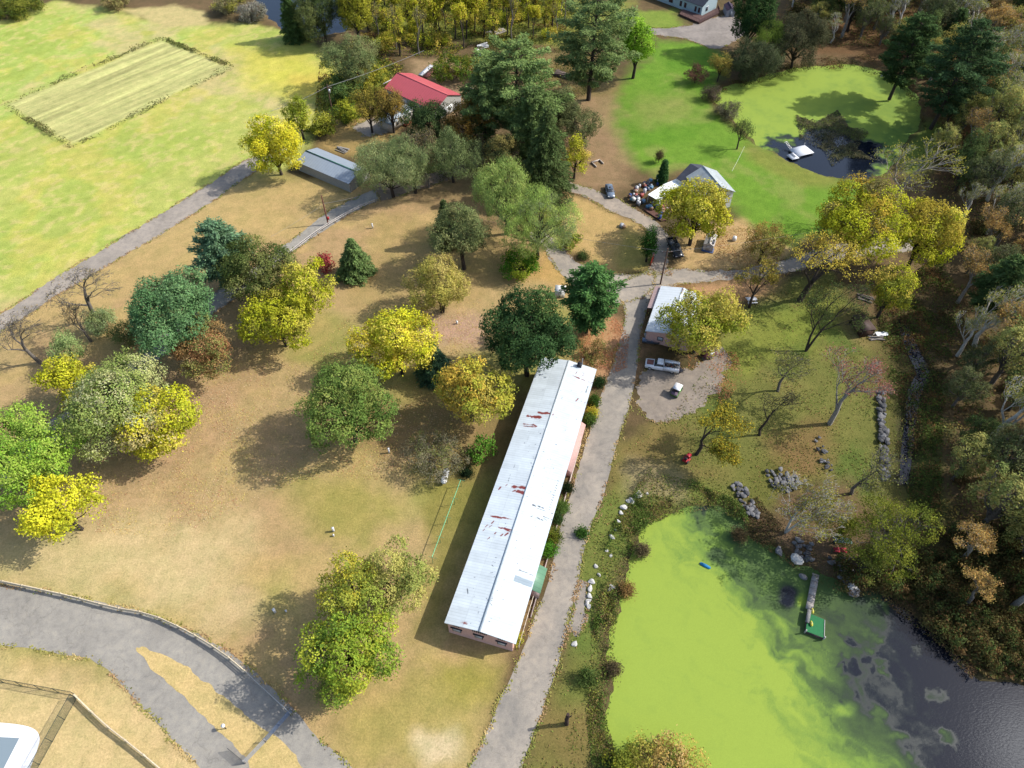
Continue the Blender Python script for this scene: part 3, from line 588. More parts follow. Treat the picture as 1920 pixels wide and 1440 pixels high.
T('broad', 565, 540, 62, 10, 10, YEL, 'upper yellow tree of a pair next to the tiny red shrub', lobes=11)
T('broad', 520, 598, 74, 9, 11, YEL + [C(180, 180, 60, 1.9)], 'lower spreading yellow tree with a white-slatted box behind it', lobes=12)
T('shrub', 607, 492, 17, 3.2, 12, [C(196, 92, 86, 1.6)], 'tiny round red shrub between yellow tree and young conifer', 'shrub', clear=.08, lobes=6)
T('spruce', 662, 484, 40, 9, 13, C(104, 132, 82, 1.9), 'young olive conifer alone on the lawn by the lower road', clear=.12)
T('broad', 824, 528, 60, 9.5, 14, [C(196, 188, 92, 1.8), C(176, 176, 80, 1.9), C(206, 190, 108, 1.8)], 'vase-shaped pale yellow tree over pinkish fallen leaves', clear=.22, leaf=.15, sparse=.1, stems=3)
T('broad', 744, 642, 78, 10.5, 15, YEL + [C(214, 196, 64, 1.8)], 'big golden-yellow dome tree with a dark spruce against its side', lobes=15)
T('spruce', 814, 676, 42, 9, 16, C(82, 116, 88, 1.9), 'dark blue-green spruce wedged against the golden dome tree', clear=.03)
T('broad', 882, 735, 70, 10, 17, [C(198, 192, 72, 1.55), C(174, 178, 66, 1.6), C(204, 176, 72, 1.6), C(180, 170, 80, 1.6)], 'gold and orange-tinged tree near the white roof edge', sparse=.12, lobes=12)
T('broad', 650, 768, 84, 11, 18, GRN, 'lone round green maple casting a long shadow on tan lawn', leaf=.17, lobes=17)
T('broad', 990, 632, 88, 14, 19, [tuple(np.array(q) * 1.15) for q in DGR], 'large dark green oak overhanging the far end of the white roof', leaf=.2, lobes=18, clear=.05)
T('pine', 1106, 566, 54, 13, 20, C(84, 126, 72, 1.9), 'bright green pine standing at the road junction')
T('shrub', 1112, 662, 32, 3.6, 21, [C(140, 140, 74, 1.8), C(180, 150, 90, 1.8), C(116, 132, 66, 1.8)], 'sparse olive bush on orange ground beyond the roof end', 'shrub', clear=.05, sparse=.6, leaf=.12)
T('shrub', 812, 852, 60, 5.0, 22, GREY + OLV[:1], 'twiggy grey-olive bush beside the white gas tank', 'shrub', clear=.04, sparse=.45, leaf=.12, lobes=14, stems=4, bark=BARK_G)
T('shrub', 902, 842, 26, 3.4, 23, [C(122, 170, 60, 1.8), C(104, 152, 52, 1.9)], 'small bright green round tree by the white roof', 'shrub', clear=.12, lobes=8)
T('shrub', 874, 885, 9, 1.0, 24, [C(50, 70, 45, 2)], 'tiny dark bush between gas tank and green rail', 'shrub', clear=.02, lobes=5, leaf=.1)
T('broad', 738, 1082, 70, 9, 25, [C(164, 172, 88, 1.5), C(184, 180, 96, 1.5), C(150, 162, 80, 1.55)], 'pale olive thinning tree nearest the white roof in the trio', leaf=.15, sparse=.15, lobes=13)
T('broad', 660, 1108, 62, 10, 26, [C(190, 194, 76, 1.5), C(164, 178, 72, 1.55), C(206, 196, 66, 1.5)], 'yellow-tinged olive tree at the top of the front trio', leaf=.16, lobes=13)
T('broad', 650, 1222, 86, 9.5, 27, [C(158, 184, 62, 1.8), C(190, 200, 66, 1.8), C(128, 160, 62, 1.9)], 'bright yellow-green tree at the front of the trio', leaf=.17, lobes=15)
T('shrub', 628, 1296, 34, 4.2, 28, OLV, 'small dull olive bush at the foot of the bright front tree', 'shrub', clear=.06, leaf=.13)
# bare and thin trees by the gravel track
for s_, u, v, r, h, lab in ((31, 152, 540, 62, 11, 'bare spreading tree with dark limbs beside the gravel track'), (32, 138, 590, 30, 9, 'leaning pale thin trunk with bare twigs below the gravel track'), (33, 36, 628, 42, 9.5, 'thin leaning bare tree nearest the left edge')):
    T('bare', u, v, r, h, s_, [C(190, 170, 120, 1.8)], lab, nleaf=.5, leaf=.11, depth=7)
T('broad', 124, 655, 34, 6, 34, [C(160, 184, 108, 1.5), C(172, 192, 118, 1.5)], 'small pale green feathery tree between leaning trunks and golden tree', leaf=.13, lobes=8)
T('shrub', 186, 600, 30, 5, 35, [C(158, 178, 122, 1.5), C(150, 164, 104, 1.6)], 'sage-green bush at the foot of the bare dark-limbed tree', 'shrub', leaf=.13, sparse=.15)
T('shrub', 236, 622, 28, 4.5, 36, [C(130, 144, 84, 1.9)], 'dull green bush tucked left of the large blue-green tree', 'shrub', leaf=.13)
# centre
T('spruce', 1024, 292, 72, 22, 41, C(74, 94, 58, 1.8), 'tall broad dark spruce in the middle, top of the driveway', clear=.02)
T('pine', 968, 178, 92, 20, 42, C(104, 130, 80, 1.7), 'tall white pine left of the dark spruce', clear=.22)
T('pine', 1112, 84, 82, 24, 43, C(108, 132, 84, 1.7), 'tallest open pine at the edge of the bright lawn', clear=.18)
T('broad', 1196, 78, 36, 13, 44, [C(150, 200, 54, 1.6), C(172, 212, 70, 1.6)], 'lime-green upright tree at the upper edge of the bright lawn', leaf=.22, lobes=12)
T('broad', 1085, 235, 44, 9, 45, [C(120, 130, 84, 1.9), C(134, 140, 90, 1.9)], 'hazy grey-green thin tree right of the dark spruce', leaf=.14, sparse=.35)
T('broad', 1080, 290, 28, 8, 46, YGR, 'yellow-green small tree leaning out from the dark spruce', leaf=.17, lobes=8)
T('broad', 950, 362, 60, 13, 47, GWIL, 'taller pale green willow of two by the centre road', leaf=.15, weep=.5, clear=.2, lobes=15)
T('broad', 1010, 415, 70, 12, 48, GWIL + WIL[:1], 'lower pale green willow nearest the road junction', leaf=.15, weep=.5, clear=.2, lobes=15)
T('broad', 866, 436, 58, 12, 49, [C(140, 150, 92, 1.6), C(124, 136, 84, 1.7), C(156, 160, 102, 1.6)], 'dense dark olive tree left of the pale willows', leaf=.16, lobes=15)
T('spruce', 836, 420, 26, 11, 50, C(74, 92, 56, 1.9), 'narrow dark spruce hidden against the dense olive tree', clear=.03)
T('broad', 728, 308, 68, 11, 51, WIL, 'grey-green willow at the end of the long shed', leaf=.14, weep=.5, lobes=15)
T('broad', 846, 286, 54, 10, 52, WIL[:2] + [C(110, 130, 80, 2)], 'grey-green willow right of the bare brown tree', leaf=.14, weep=.5, lobes=11)
T('broad', 806, 228, 48, 10, 53, [C(98, 122, 70, 1.9), C(116, 136, 80, 1.9)], 'green tree right in front of the red roof', leaf=.16, lobes=11)
T('bare', 798, 285, 38, 12, 54, [C(170, 150, 110, 1.8), C(150, 140, 90, 1.9)], 'brown nearly bare tree between two grey-green willows', nleaf=3, leaf=.13, stems=2)
T('broad', 880, 225, 44, 11, 55, [C(196, 150, 66, 1.9), C(176, 150, 70, 1.9)], 'orange-leaved thin tree right of the red-roofed house', sparse=.5, leaf=.16)
T('pine', 908, 205, 44, 17, 121, C(100, 124, 76, 1.7), 'slimmer pine on the left flank of the tall white pine', clear=.2)
T('pine', 1000, 240, 52, 16, 122, C(90, 114, 70, 1.7), 'lower dark pine between white pine and dark spruce', clear=.1)
T('broad', 940, 292, 40, 9, 123, [C(116, 124, 76, 1.7), C(150, 140, 80, 1.7)], 'brownish-green tree beside the drive under the white pine', leaf=.16, sparse=.3, clear=.1)
T('broad', 1050, 205, 36, 11, 124, [C(110, 124, 78, 1.7), C(126, 134, 88, 1.7)], 'grey-green tree behind the dark spruce', leaf=.16, sparse=.3, clear=.1)
T('broad', 772, 300, 44, 11, 125, WIL[:2], 'middle grey-green willow behind the bare brown tree', leaf=.14, weep=.5, lobes=13)
T('shrub', 976, 494, 38, 5.2, 56, [C(112, 168, 48, 1.8), C(92, 146, 44, 1.9), C(170, 190, 60, 1.8)], 'vivid green bushy clump below the pale willows', 'shrub', clear=.04, leaf=.18)
T('shrub', 1070, 452, 22, 2.6, 57, [C(160, 176, 66, 1.8)], 'yellow-green bush on the corner between two roads', 'shrub', clear=.03, lobes=7)
T('shrub', 1094, 478, 11, 1.1, 58, [C(90, 110, 60, 2)], 'small dark bush in the row on the road corner', 'shrub', clear=.02, lobes=5, leaf=.1)
# left of the red roof
T('broad', 512, 272, 54, 11, 61, [C(212, 206, 48, 1.5), C(184, 194, 44, 1.6), C(220, 212, 70, 1.5)], 'round yellow tree at the left end of the long shed', leaf=.2, lobes=15, clear=.05)
T('broad', 560, 222, 26, 8, 62, [C(206, 206, 66, 1.7), C(176, 190, 60, 1.8)], 'slim yellow-green tree behind the long shed', lobes=8, clear=.05)
T('shrub', 606, 236, 24, 5, 63, [C(190, 190, 64, 1.8), C(150, 160, 60, 1.9)], 'yellowing bush between long shed and utility pole', 'shrub', clear=.04)
T('shrub', 650, 210, 24, 5, 64, [C(190, 196, 62, 1.8), C(120, 146, 60, 1.9)], 'bright yellow-topped bush near the transformer pole', 'shrub', clear=.04)
T('broad', 690, 200, 34, 9, 65, [C(206, 184, 80, 1.8), C(170, 160, 70, 1.9)], 'thin yellow tree left of the grey porch roof', sparse=.4, leaf=.15)
T('broad', 732, 200, 26, 9, 66, [C(180, 150, 70, 1.9), C(160, 140, 70, 1.9)], 'brown-gold thin tree in front of the red roof corner', sparse=.4, leaf=.15)
T('broad', 655, 105, 54, 12, 67, [C(128, 146, 92, 1.9), C(146, 154, 100, 1.9)], 'broad hazy green tree left of the red-roofed house', sparse=.35, leaf=.15)
T('shrub', 640, 165, 40, 6, 68, [C(112, 144, 80, 1.9), C(128, 150, 76, 1.9)], 'green thicket bush between field and red-roofed house', 'shrub', clear=.04)
T('shrub', 700, 150, 34, 6, 69, [C(196, 190, 70, 1.8), C(140, 156, 64, 1.9)], 'yellow-green thicket bush at the red roof corner', 'shrub', clear=.04)
T('spruce', 545, 28, 30, 15, 70, C(84, 112, 66, 1.9), 'dark conifer by the blue water at the top', clear=.04)
T('broad', 600, 25, 46, 12, 71, [C(104, 122, 70, 1.9), C(130, 140, 80, 1.9)], 'big olive-green tree in front of the blue water', leaf=.17, clear=.06)
T('broad', 665, 18, 34, 13, 72, [C(196, 194, 60, 1.8), C(170, 170, 60, 1.9)], 'yellow tree right of the olive tree at the top edge', sparse=.15)
T('shrub', 215, 0, 26, 4.5, 73, [C(176, 160, 108, 1.8), C(160, 154, 96, 1.9)], 'straw-coloured bush at the top edge of the pasture', 'shrub', clear=.02)
T('shrub', 30, 12, 44, 5, 74, [C(160, 164, 66, 1.9), C(120, 136, 60, 1.9)], 'olive bush in the top left corner', 'shrub', clear=.02)
T('shrub', 430, 5, 30, 5, 75, [C(180, 170, 120, 1.8), C(196, 190, 90, 1.8)], 'yellow-grey bush left of the blue water', 'shrub', clear=.02, sparse=.2)
T('shrub', 474, 22, 26, 4.5, 76, [C(170, 166, 150, 1.8), C(156, 154, 130, 1.9)], 'silvery grey bush at the edge of the blue water', 'shrub', clear=.02, sparse=.2)
T('shrub', 855, 125, 46, 6, 77, [C(140, 160, 56, 1.9), C(190, 180, 66, 1.8), C(110, 140, 54, 1.9)], 'green and yellow thicket behind the tall white pine', 'shrub', clear=.03)
T('shrub', 905, 128, 34, 5, 78, [C(120, 146, 54, 1.9), C(196, 170, 66, 1.8)], 'bright thicket bush just left of the tall white pine', 'shrub', clear=.03)
# round the house and junction
T('broad', 1310, 390, 70, 12, 81, YEL + [C(190, 180, 60, 1.8)], 'yellow maple hiding the front of the white house', lobes=15, leaf=.22, clear=.18)
T('broad', 1218, 456, 15, 7, 82, [C(62, 104, 44, 1.9), C(74, 118, 50, 1.9)], 'tall narrow dark green cedar beside the driveway mouth', name='cedar_tree', clear=.02, lobes=12, leaf=.15)
T('spruce', 1243, 322, 10, 6, 83, C(60, 96, 56, 1.9), 'slim young spruce behind the clutter heap', clear=.03)
T('broad', 1237, 292, 6, 3, 84, [C(110, 100, 70, 1.9)], 'sapling in a ring of red mulch on the bright lawn', lobes=5, leaf=.1, clear=.2)
T('broad', 1318, 600, 72, 11, 85, [C(198, 196, 64, 1.5), C(178, 188, 62, 1.55), C(204, 192, 84, 1.5)], 'yellow-green tree covering half of the small white-roofed garage', leaf=.19, sparse=.12, lobes=15)
T('broad', 1438, 448, 38, 8, 86, [C(206, 170, 90, 1.8), C(196, 186, 96, 1.8)], 'thin orange-leaved tree right of the garden shed', sparse=.45, leaf=.14)
T('broad', 1622, 412, 82, 14, 87, YEL + [C(170, 160, 96, 1.9), C(220, 190, 70, 1.7)], 'left and larger of two big yellow trees below the upper pond', leaf=.2, lobes=18, sparse=.1)
T('broad', 1738, 436, 58, 12, 88, YEL + [C(206, 186, 70, 1.8)], 'right and smaller of two big yellow trees below the upper pond', leaf=.2, lobes=12)
T('bare', 1425, 520, 34, 10, 89, [C(200, 180, 80, 1.8)], 'dark-trunked thin tree beside the white picnic table', bark=BARK_D, nleaf=3, leaf=.15)
T('bare', 1530, 490, 62, 13, 90, [C(216, 196, 80, 1.8)], 'leaning thin tree with sparse yellow leaves over the road', bark=BARK_D, nleaf=5, leaf=.17, lean=(.12, 0))
T('bare', 1545, 585, 66, 13, 91, [C(110, 126, 70, 1.9)], 'leaning twin-stemmed bare tree casting long trunk shadows', bark=BARK_D, nleaf=2, leaf=.13, lean=(.2, 0), stems=2)
T('broad', 1672, 545, 44, 9, 92, YGR + [C(140, 150, 60, 1.9)], 'yellow-green low tree by the log pile', sparse=.3, leaf=.16)
# between the ponds
T('bare', 1592, 730, 64, 12, 93, [C(190, 120, 108, 1.7), C(176, 130, 104, 1.7)], 'red-tinged maple with a pale bare trunk on the rough grass', bark=BARK_P, nleaf=2.6, leaf=.14, lean=(.05, 0), clear=.3)
T('bare', 1446, 768, 40, 9, 94, [C(120, 120, 80, 1.9)], 'small bare dark-stemmed tree in the middle of the rough grass', bark=BARK_D, nleaf=1, leaf=.12)
T('bare', 1322, 805, 60, 9, 95, [C(206, 186, 60, 1.8), C(160, 160, 66, 1.9)], 'low spreading thin tree with yellow leaves beside the red mower', bark=BARK_D, nleaf=9, leaf=.15, clear=.15)
T('bare', 1502, 950, 74, 10, 96, [C(176, 170, 80, 1.8)], 'pale grey bare tree spreading over the rock pile', bark=(.36, .34, .3), nleaf=1.2, leaf=.13, depth=7, clear=.14, stems=2)
T('bare', 1628, 880, 44, 9, 126, [C(150, 150, 84, 1.5)], 'thin grey tree beside the lower end of the dry stone wall', bark=BARK_G, nleaf=2, leaf=.13, clear=.2)
T('bare', 1478, 690, 36, 8, 127, [C(150, 150, 84, 1.5)], 'wispy grey sapling on the rough grass right of the gravel yard', bark=BARK_G, nleaf=2, leaf=.12, clear=.2)
T('broad', 1668, 1003, 78, 10, 97, [C(140, 148, 54, 1.9), C(156, 160, 60, 1.9), C(118, 132, 52, 2)], 'spreading yellow-green tree beside the swing seat', leaf=.13, sparse=.62, lobes=15, bark=BARK_G, stems=2)
T('broad', 1582, 992, 26, 5.5, 98, [C(156, 168, 56, 1.9), C(140, 150, 56, 1.9)], 'small bright green tree just behind the swing seat', leaf=.13, sparse=.55, lobes=8)
T('broad', 1628, 1048, 36, 7, 99, [C(150, 156, 74, 1.8)], 'thin olive tree rooted in the rocks near the dock', leaf=.12, sparse=.7, lobes=9)
T('bare', 1708, 315, 66, 17, 100, [C(190, 186, 80, 1.8)], 'tall pale half-dead tree at the outlet of the upper pond', bark=BARK_P, nleaf=2.5, leaf=.15, depth=6)
T('broad', 1393, 238, 26, 6, 101, [C(110, 132, 74, 1.9), C(128, 140, 80, 1.9)], 'shaggy weeping tree with a stout vine-clad trunk on the lawn', clear=.5, weep=.9, leaf=.13, lobes=8, flat=.5)
T('shrub', 1368, 206, 24, 3.6, 102, GREY, 'grey-green bush on the near bank of the upper pond', 'shrub', sparse=.2, leaf=.12, clear=.02)
T('shrub', 1334, 176, 18, 3.2, 103, [C(120, 108, 90, 1.9)], 'brown-grey bush at the left tip of the upper pond', 'shrub', sparse=.2, leaf=.12, clear=.02)
T('broad', 1306, 138, 22, 4.5, 104, [C(140, 100, 86, 1.9), C(120, 96, 76, 1.9)], 'small dull purple-red tree left of the upper pond', leaf=.13, sparse=.2, lobes=9)
T('broad', 1352, 122, 22, 6, 105, [C(200, 176, 84, 1.8), C(170, 160, 80, 1.9)], 'slim yellow-orange tree at the far left of the upper pond', leaf=.14, sparse=.3, lobes=8)
T('broad', 1415, 108, 46, 9, 106, [C(110, 120, 84, 1.9), C(96, 106, 74, 1.9)], 'grey-green bushy tree on the far bank of the upper pond', leaf=.14, sparse=.2, clear=.05)
T('broad', 1442, 78, 36, 10, 107, [C(140, 166, 70, 1.9), C(120, 144, 66, 1.9)], 'brighter green willow behind the far bank of the upper pond', leaf=.15, weep=.4, clear=.08)
T('broad', 1412, 30, 46, 14, 108, DGR, 'dark green tree right of the blue house', leaf=.2, clear=.08)
T('broad', 1500, 75, 52, 11, 109, [C(100, 102, 74, 1.9), C(88, 92, 66, 1.9)], 'dull grey-green tree over the far pond bank', leaf=.15, sparse=.2, clear=.05)
T('pine', 1790, 150, 70, 21, 110, C(66, 92, 62, 1.9), 'big dark drooping pine right of the upper pond', clear=.22)
T('pine', 1700, 110, 50, 18, 111, C(72, 98, 60, 1.9), 'dark pine on the far right bank of the upper pond', clear=.2)
T('shrub', 1250, 1428, 66, 3.6, 112, [C(214, 180, 96, 1.6), C(196, 186, 84, 1.6), C(220, 190, 120, 1.6)], 'pale orange-leaved bush at the bottom edge of the green pond', 'shrub', leaf=.14, sparse=.15, clear=.02)
T('shrub', 1172, 1432, 34, 2.6, 113, [C(186, 186, 60, 1.8), C(150, 160, 60, 1.9)], 'yellow-green bush left of the orange one at the bottom edge', 'shrub', leaf=.13, clear=.02)
# clipped and wild bushes along the white-roofed building
for s_, (u, v, r, h, pal, lab) in enumerate(((1124, 716, 8, 1.6, DGR, 'dark bush at the far corner of the motel wall'), (1114, 752, 8, 1.5, [C(84, 120, 50, 1.9)], 'rounded green bush outside the pink wall, second from the far end'), (1112, 774, 7, 1.3, YGR, 'bright yellow-green bush in the row outside the pink wall'), (1106, 787, 9, 1.5, [C(110, 140, 60, 1.9), C(70, 96, 46, 2)], 'green bush touching the pink porch'),
        (1064, 914, 8, 1.6, [C(48, 66, 40, 2)], 'darkest bush, halfway along the pink wall'), (1053, 950, 10, 1.7, [C(110, 140, 66, 1.9)], 'mid-green bush left of the road, halfway along the wall'), (1043, 970, 9, 1.5, [C(74, 104, 56, 1.9)], 'dull green bush next to the mid-green one by the wall'), (1040, 1004, 11, 1.8, [C(150, 160, 56, 1.9), C(110, 130, 56, 1.9)], 'yellowing bush above the green porch roof'), (1030, 1030, 13, 1.8, [C(100, 160, 48, 1.8)], 'vivid green bush touching the green porch roof'), (964, 1196, 7, .9, YGR, 'small weedy yellow bush by the near corner of the wall'))):
    T('shrub', u, v, r, h, 200 + s_, pal, lab, 'bush', 'bush', clear=.02, lobes=7, leaf=.1)
# pond-side bushes
for s_, (u, v, r, h, pal, lab) in enumerate(((1204, 1032, 9, 1.0, [C(130, 116, 84, 1.7)], 'brown tussock standing in the green pond edge'), (1152, 1255, 9, 1.0, [C(124, 110, 80, 1.7)], 'brown tussock lower down the green pond edge'), (1175, 1105, 9, 1.0, [C(156, 126, 76, 1.7)], 'orange-brown tussock on the green pond edge'), (1102, 1272, 16, 1.6, [C(100, 122, 62, 1.9)], 'grey-green bush on the bank between road and green pond'), (1386, 1002, 10, 1.2, [C(132, 112, 78, 1.7)], 'larger brown tussock at the corner of the green pond'), (1092, 1000, 6, .8, [C(80, 120, 50, 1.9)], 'small green clump at the road edge near white stones'))):
    T('shrub', u, v, r, h, 230 + s_, pal, lab, 'bush', 'bush', clear=.02, lobes=6, leaf=.11, sparse=.15)

# ------------------------------------------------------------------ the wood on the right and the thin trees behind the red roof
def inside(x, y, poly): return sdist(np.array([x]), np.array([y]), poly)[0] < 0
def scatter(poly, n, gap, seed, avoid=()):
    rng = random.Random(seed); lo, hi = poly.min(0), poly.max(0); out = []; tries = 0
    while len(out) < n and tries < n * 60:
        tries += 1; x, y = rng.uniform(lo[0], hi[0]), rng.uniform(lo[1], hi[1])
        if not inside(x, y, poly) or any(inside(x, y, a) for a in avoid): continue
        if any((x - a) ** 2 + (y - b) ** 2 < gap * gap for a, b in out): continue
        out.append((x, y))
    return out
FAR_ = (0, -500, 0)
RUST2 = [tuple(np.array(q) * (.98, .80, .70)) for q in [tuple(np.array(q) * (1.08, 1.22, 1.25)) for q in [tuple(np.array(q) * (1.25, 1.3, 1.35)) for q in [tuple(min(.7, c * 1.2) for c in q) for q in [C(180, 146, 88, 1.7), C(158, 138, 84, 1.7), C(186, 160, 96, 1.7)]]]]]; OLD = [tuple(np.array(q) * (.80, .80, .70)) for q in [tuple(np.array(q) * (1.12, 1.24, 1.15)) for q in [tuple(np.array(q) * (1.3, 1.3, 1.35)) for q in [tuple(min(.7, c * 1.3) for c in q) for q in [C(146, 140, 84, 1.8), C(126, 130, 78, 1.8), C(160, 148, 90, 1.8)]]]]]
WOODS = [('wood_tree', 'rust-brown feathery tree in the dense wood along the right edge', bare(301, 15, 4.6, BARK_G, RUST2, 7, depth=6, leaf=.17, clear=.2), 3),
         ('wood_tree', 'dull olive leafy tree in the dense wood along the right edge', broad(302, 4.6, 16, .22, OLD, leaf=.19, sparse=.55, lobes=12, bark=BARK_G), 5),
         ('wood_tree', 'yellow-olive thin-leaved tree in the dense wood along the right edge', bare(303, 14, 4.4, BARK_G, [C(176, 166, 84, 1.4), C(156, 154, 84, 1.4)], 6, depth=6, leaf=.17, clear=.2), 4),
         ('wood_tree', 'dark green leafy tree in the dense wood along the right edge', broad(304, 4.4, 14, .15, [C(88, 108, 62, 1.6), C(100, 116, 66, 1.6)], leaf=.19, sparse=.35, lobes=12), 3),
         ('bare_tree', 'bare grey tree with many twigs in the dense wood along the right edge', bare(305, 15, 4.8, (.42, .40, .36), OLD, 1.4, depth=7, leaf=.15, clear=.2), 7),
         ('bare_tree', 'pale half-bare tree with orange tips in the dense wood along the right edge', bare(306, 16, 4.8, BARK_P, RUST2, 3, depth=7, leaf=.15, clear=.2), 4),
         ('wood_tree', 'grey-green soft-crowned tree in the dense wood along the right edge', broad(308, 4.8, 15, .2, [C(122, 126, 84, 1.6), C(108, 118, 74, 1.6)], leaf=.17, sparse=.58, lobes=13, bark=BARK_G), 4),
         ('pine_tree', 'dark pine in the dense wood along the right edge', conifer(307, 17, 4.0, C(74, 98, 60, 1.8), 'pine', .2), 2)]
WPOLY = PP([(1470, 40), (1560, 88), (1650, 92), (1735, 150), (1760, 250), (1745, 330), (1800, 420), (1812, 500), (1790, 580), (1768, 640), (1778, 720), (1770, 800), (1752, 900), (1740, 1000), (1752, 1110), (1800, 1180), (1858, 1235), (1990, 1240), (2010, 900), (2010, 300), (2010, -60), (1480, -60)])
spots = scatter(WPOLY, 235, 4.6, 11); rw = random.Random(5); protos = {}
for x, y in spots:
    k = rw.choices(range(len(WOODS)), [w[3] for w in WOODS])[0]; nm, lab, tc, _ = WOODS[k]
    edge = -sdist(np.array([x]), np.array([y]), WPOLY)[0]; s_ = rw.uniform(.72, 1.08) * (.72 if edge < 4 else 1); rz = rw.uniform(0, 6.28)
    if k not in protos:
        protos[k] = grow(nm, lab, 'tree', tc, (x, y, 0), rz, 'trees of the wood along the right edge'); protos[k].scale = (s_,) * 3
    else: dup(protos[k], (x, y, 0), rz, (s_ * rw.uniform(.9, 1.1), s_ * rw.uniform(.9, 1.1), s_))
THIN = [('thin_tree', 'tall thin tree with sparse yellow leaves in the strip behind the red roof', bare(311, 12, 3.0, BARK_D, YEL + YGR, 9, depth=6, leaf=.19, clear=.3), 5),
        ('thin_tree', 'leafier yellow-green tree in the strip behind the red roof', broad(312, 2.4, 11, .2, YGR, leaf=.19, sparse=.6, lobes=9), 3),
        ('bare_tree', 'bare brown tree in the strip behind the red roof', bare(313, 13, 2.6, BARK_G, [C(190, 180, 90, 1.8)], 1, depth=5, leaf=.15, clear=.3), 3),
        ('undergrowth_bush', 'yellow and green low bush in the strip behind the red roof', broad(314, 2.2, 3.2, .02, YGR + [C(120, 140, 60, 1.9)], leaf=.18, sparse=.2, lobes=8), 5)]
TPOLY = PP([(690, -30), (690, 60), (720, 110), (800, 108), (860, 100), (900, 70), (980, 110), (1050, 75), (1080, 20), (1070, -30)])
rw = random.Random(8); protos = {}
for x, y in scatter(TPOLY, 105, 3.2, 21):
    k = rw.choices(range(len(THIN)), [w[3] for w in THIN])[0]; nm, lab, tc, _ = THIN[k]; s_ = rw.uniform(.75, 1.15); rz = rw.uniform(0, 6.28)
    if k not in protos:
        protos[k] = grow(nm, lab, 'bush' if k == 3 else 'tree', tc, (x, y, 0), rz, 'yellow strip of trees behind the red roof'); protos[k].scale = (s_,) * 3
    else: dup(protos[k], (x, y, 0), rz, s_)
SIDE = PP([(1560, 1075), (1700, 1130), (1760, 1180), (1842, 1268), (1990, 1290), (1990, 1000), (1800, 1000), (1740, 1040)])
WB = broad(321, 1.9, 2.6, .02, [C(110, 104, 62, 1.8), C(132, 104, 66, 1.8), C(92, 106, 58, 1.8)], leaf=.16, sparse=.25, lobes=8)
k = None
for x, y in scatter(SIDE, 44, 2.6, 31) + scatter(WPOLY, 40, 4.0, 32):
    s_ = rw.uniform(.7, 1.25)
    if k is None: k = grow('undergrowth_bush', 'brownish low bush under the trees of the wood on the right', 'bush', WB, (x, y, 0), 0, 'bushes on the floor of the wood', 'foliage')
    else: dup(k, (x, y, 0), rw.uniform(0, 6), s_)
# ------------------------------------------------------------------ ground cover nobody could count
def cover(name, polys, n, hh, cols, size, seed, label, f=None, up=.7):
    rng = np.random.RandomState(seed); m = MB()
    for poly, w in polys:
        lo, hi = poly.min(0), poly.max(0); k = int(n * w); p = lo + rng.rand(k * 3, 2) * (hi - lo)
        d = sdist(p[:, 0], p[:, 1], poly); p = p[d < 0]
        pr = smooth(.38, .62, fbm(p[:, 0], p[:, 1], 4.5, 4)); p = p[rng.rand(len(p)) < (.15 + pr)][:k]
        if f is not None: p = p[f(p[:, 0], p[:, 1])]
        hz = hh * smooth(.3, .7, fbm(p[:, 0] + 70, p[:, 1], 3, 3)) * rng.rand(len(p)) + .05
        ci = np.clip((fbm(p[:, 0] - 30, p[:, 1] + 60, 3.6, 4) + rng.normal(size=len(p)) * .08 - .25) * 2 * len(cols), 0, len(cols) - 1).astype(int)
        q = np.stack([p[:, 0], p[:, 1], hz], 1)
        m.leaves(q, rng.normal(size=(len(q), 3)) * .8 + [0, 0, up], np.full(len(q), size), np.full(len(q), size * .55), shade(rng, np.array(cols)[ci], len(q), .3, .1), None, rng)
    return m.build(name, M_LEAF, kind='stuff', label=label)
cover('bank_vegetation', [(PP([(1215, 880), (1300, 905), (1380, 940), (1410, 985), (1395, 978), (1330, 955), (1258, 966), (1212, 990), (1198, 1040), (1168, 1110), (1150, 1200), (1150, 1290), (1138, 1350), (1160, 1440), (1110, 1440), (1098, 1330), (1106, 1240), (1112, 1150), (1125, 1060), (1150, 980)]), 1)], 60000, 1.3,
      [C(92, 116, 54, 1.7), C(116, 136, 62, 1.7), C(132, 124, 76, 1.7), C(150, 154, 70, 1.7), C(146, 126, 84, 1.7), C(104, 126, 58, 1.7)], .13, 1, 'tangled weeds on the bank of the green pond')
cover('bank_vegetation', [(PP([(1385, 960), (1420, 930), (1480, 1010), (1560, 1060), (1640, 1095), (1700, 1120), (1770, 1180), (1840, 1250), (1820, 1275), (1755, 1205), (1695, 1160), (1645, 1118), (1600, 1122), (1540, 1095), (1488, 1068), (1450, 1038), (1405, 1012)]), 1)], 16000, .8,
      [C(122, 100, 72, 1.8), C(108, 106, 64, 1.8), C(136, 112, 76, 1.8), C(96, 104, 58, 1.8)], .13, 2, 'brown weeds among the rocks on the far pond bank')
cover('undergrowth', [(WPOLY, 1), (SIDE, .25)], 70000, 1.4, [C(124, 104, 66, 1.5), C(104, 114, 62, 1.5), C(140, 112, 74, 1.5), C(122, 126, 70, 1.5), C(152, 136, 76, 1.5)], .24, 3, 'low undergrowth on the floor of the wood', lambda x, y: y < 245)
cover('undergrowth', [(PP([(1640, 560), (1760, 480), (1800, 560), (1770, 760), (1760, 980), (1720, 1080), (1700, 960), (1700, 780), (1668, 720)]), 1)], 26000, 1.3, [C(112, 94, 60, 1.6), C(94, 108, 54, 1.6), C(104, 122, 58, 1.6), C(128, 102, 64, 1.6)], .18, 4, 'low undergrowth along the dark stream')
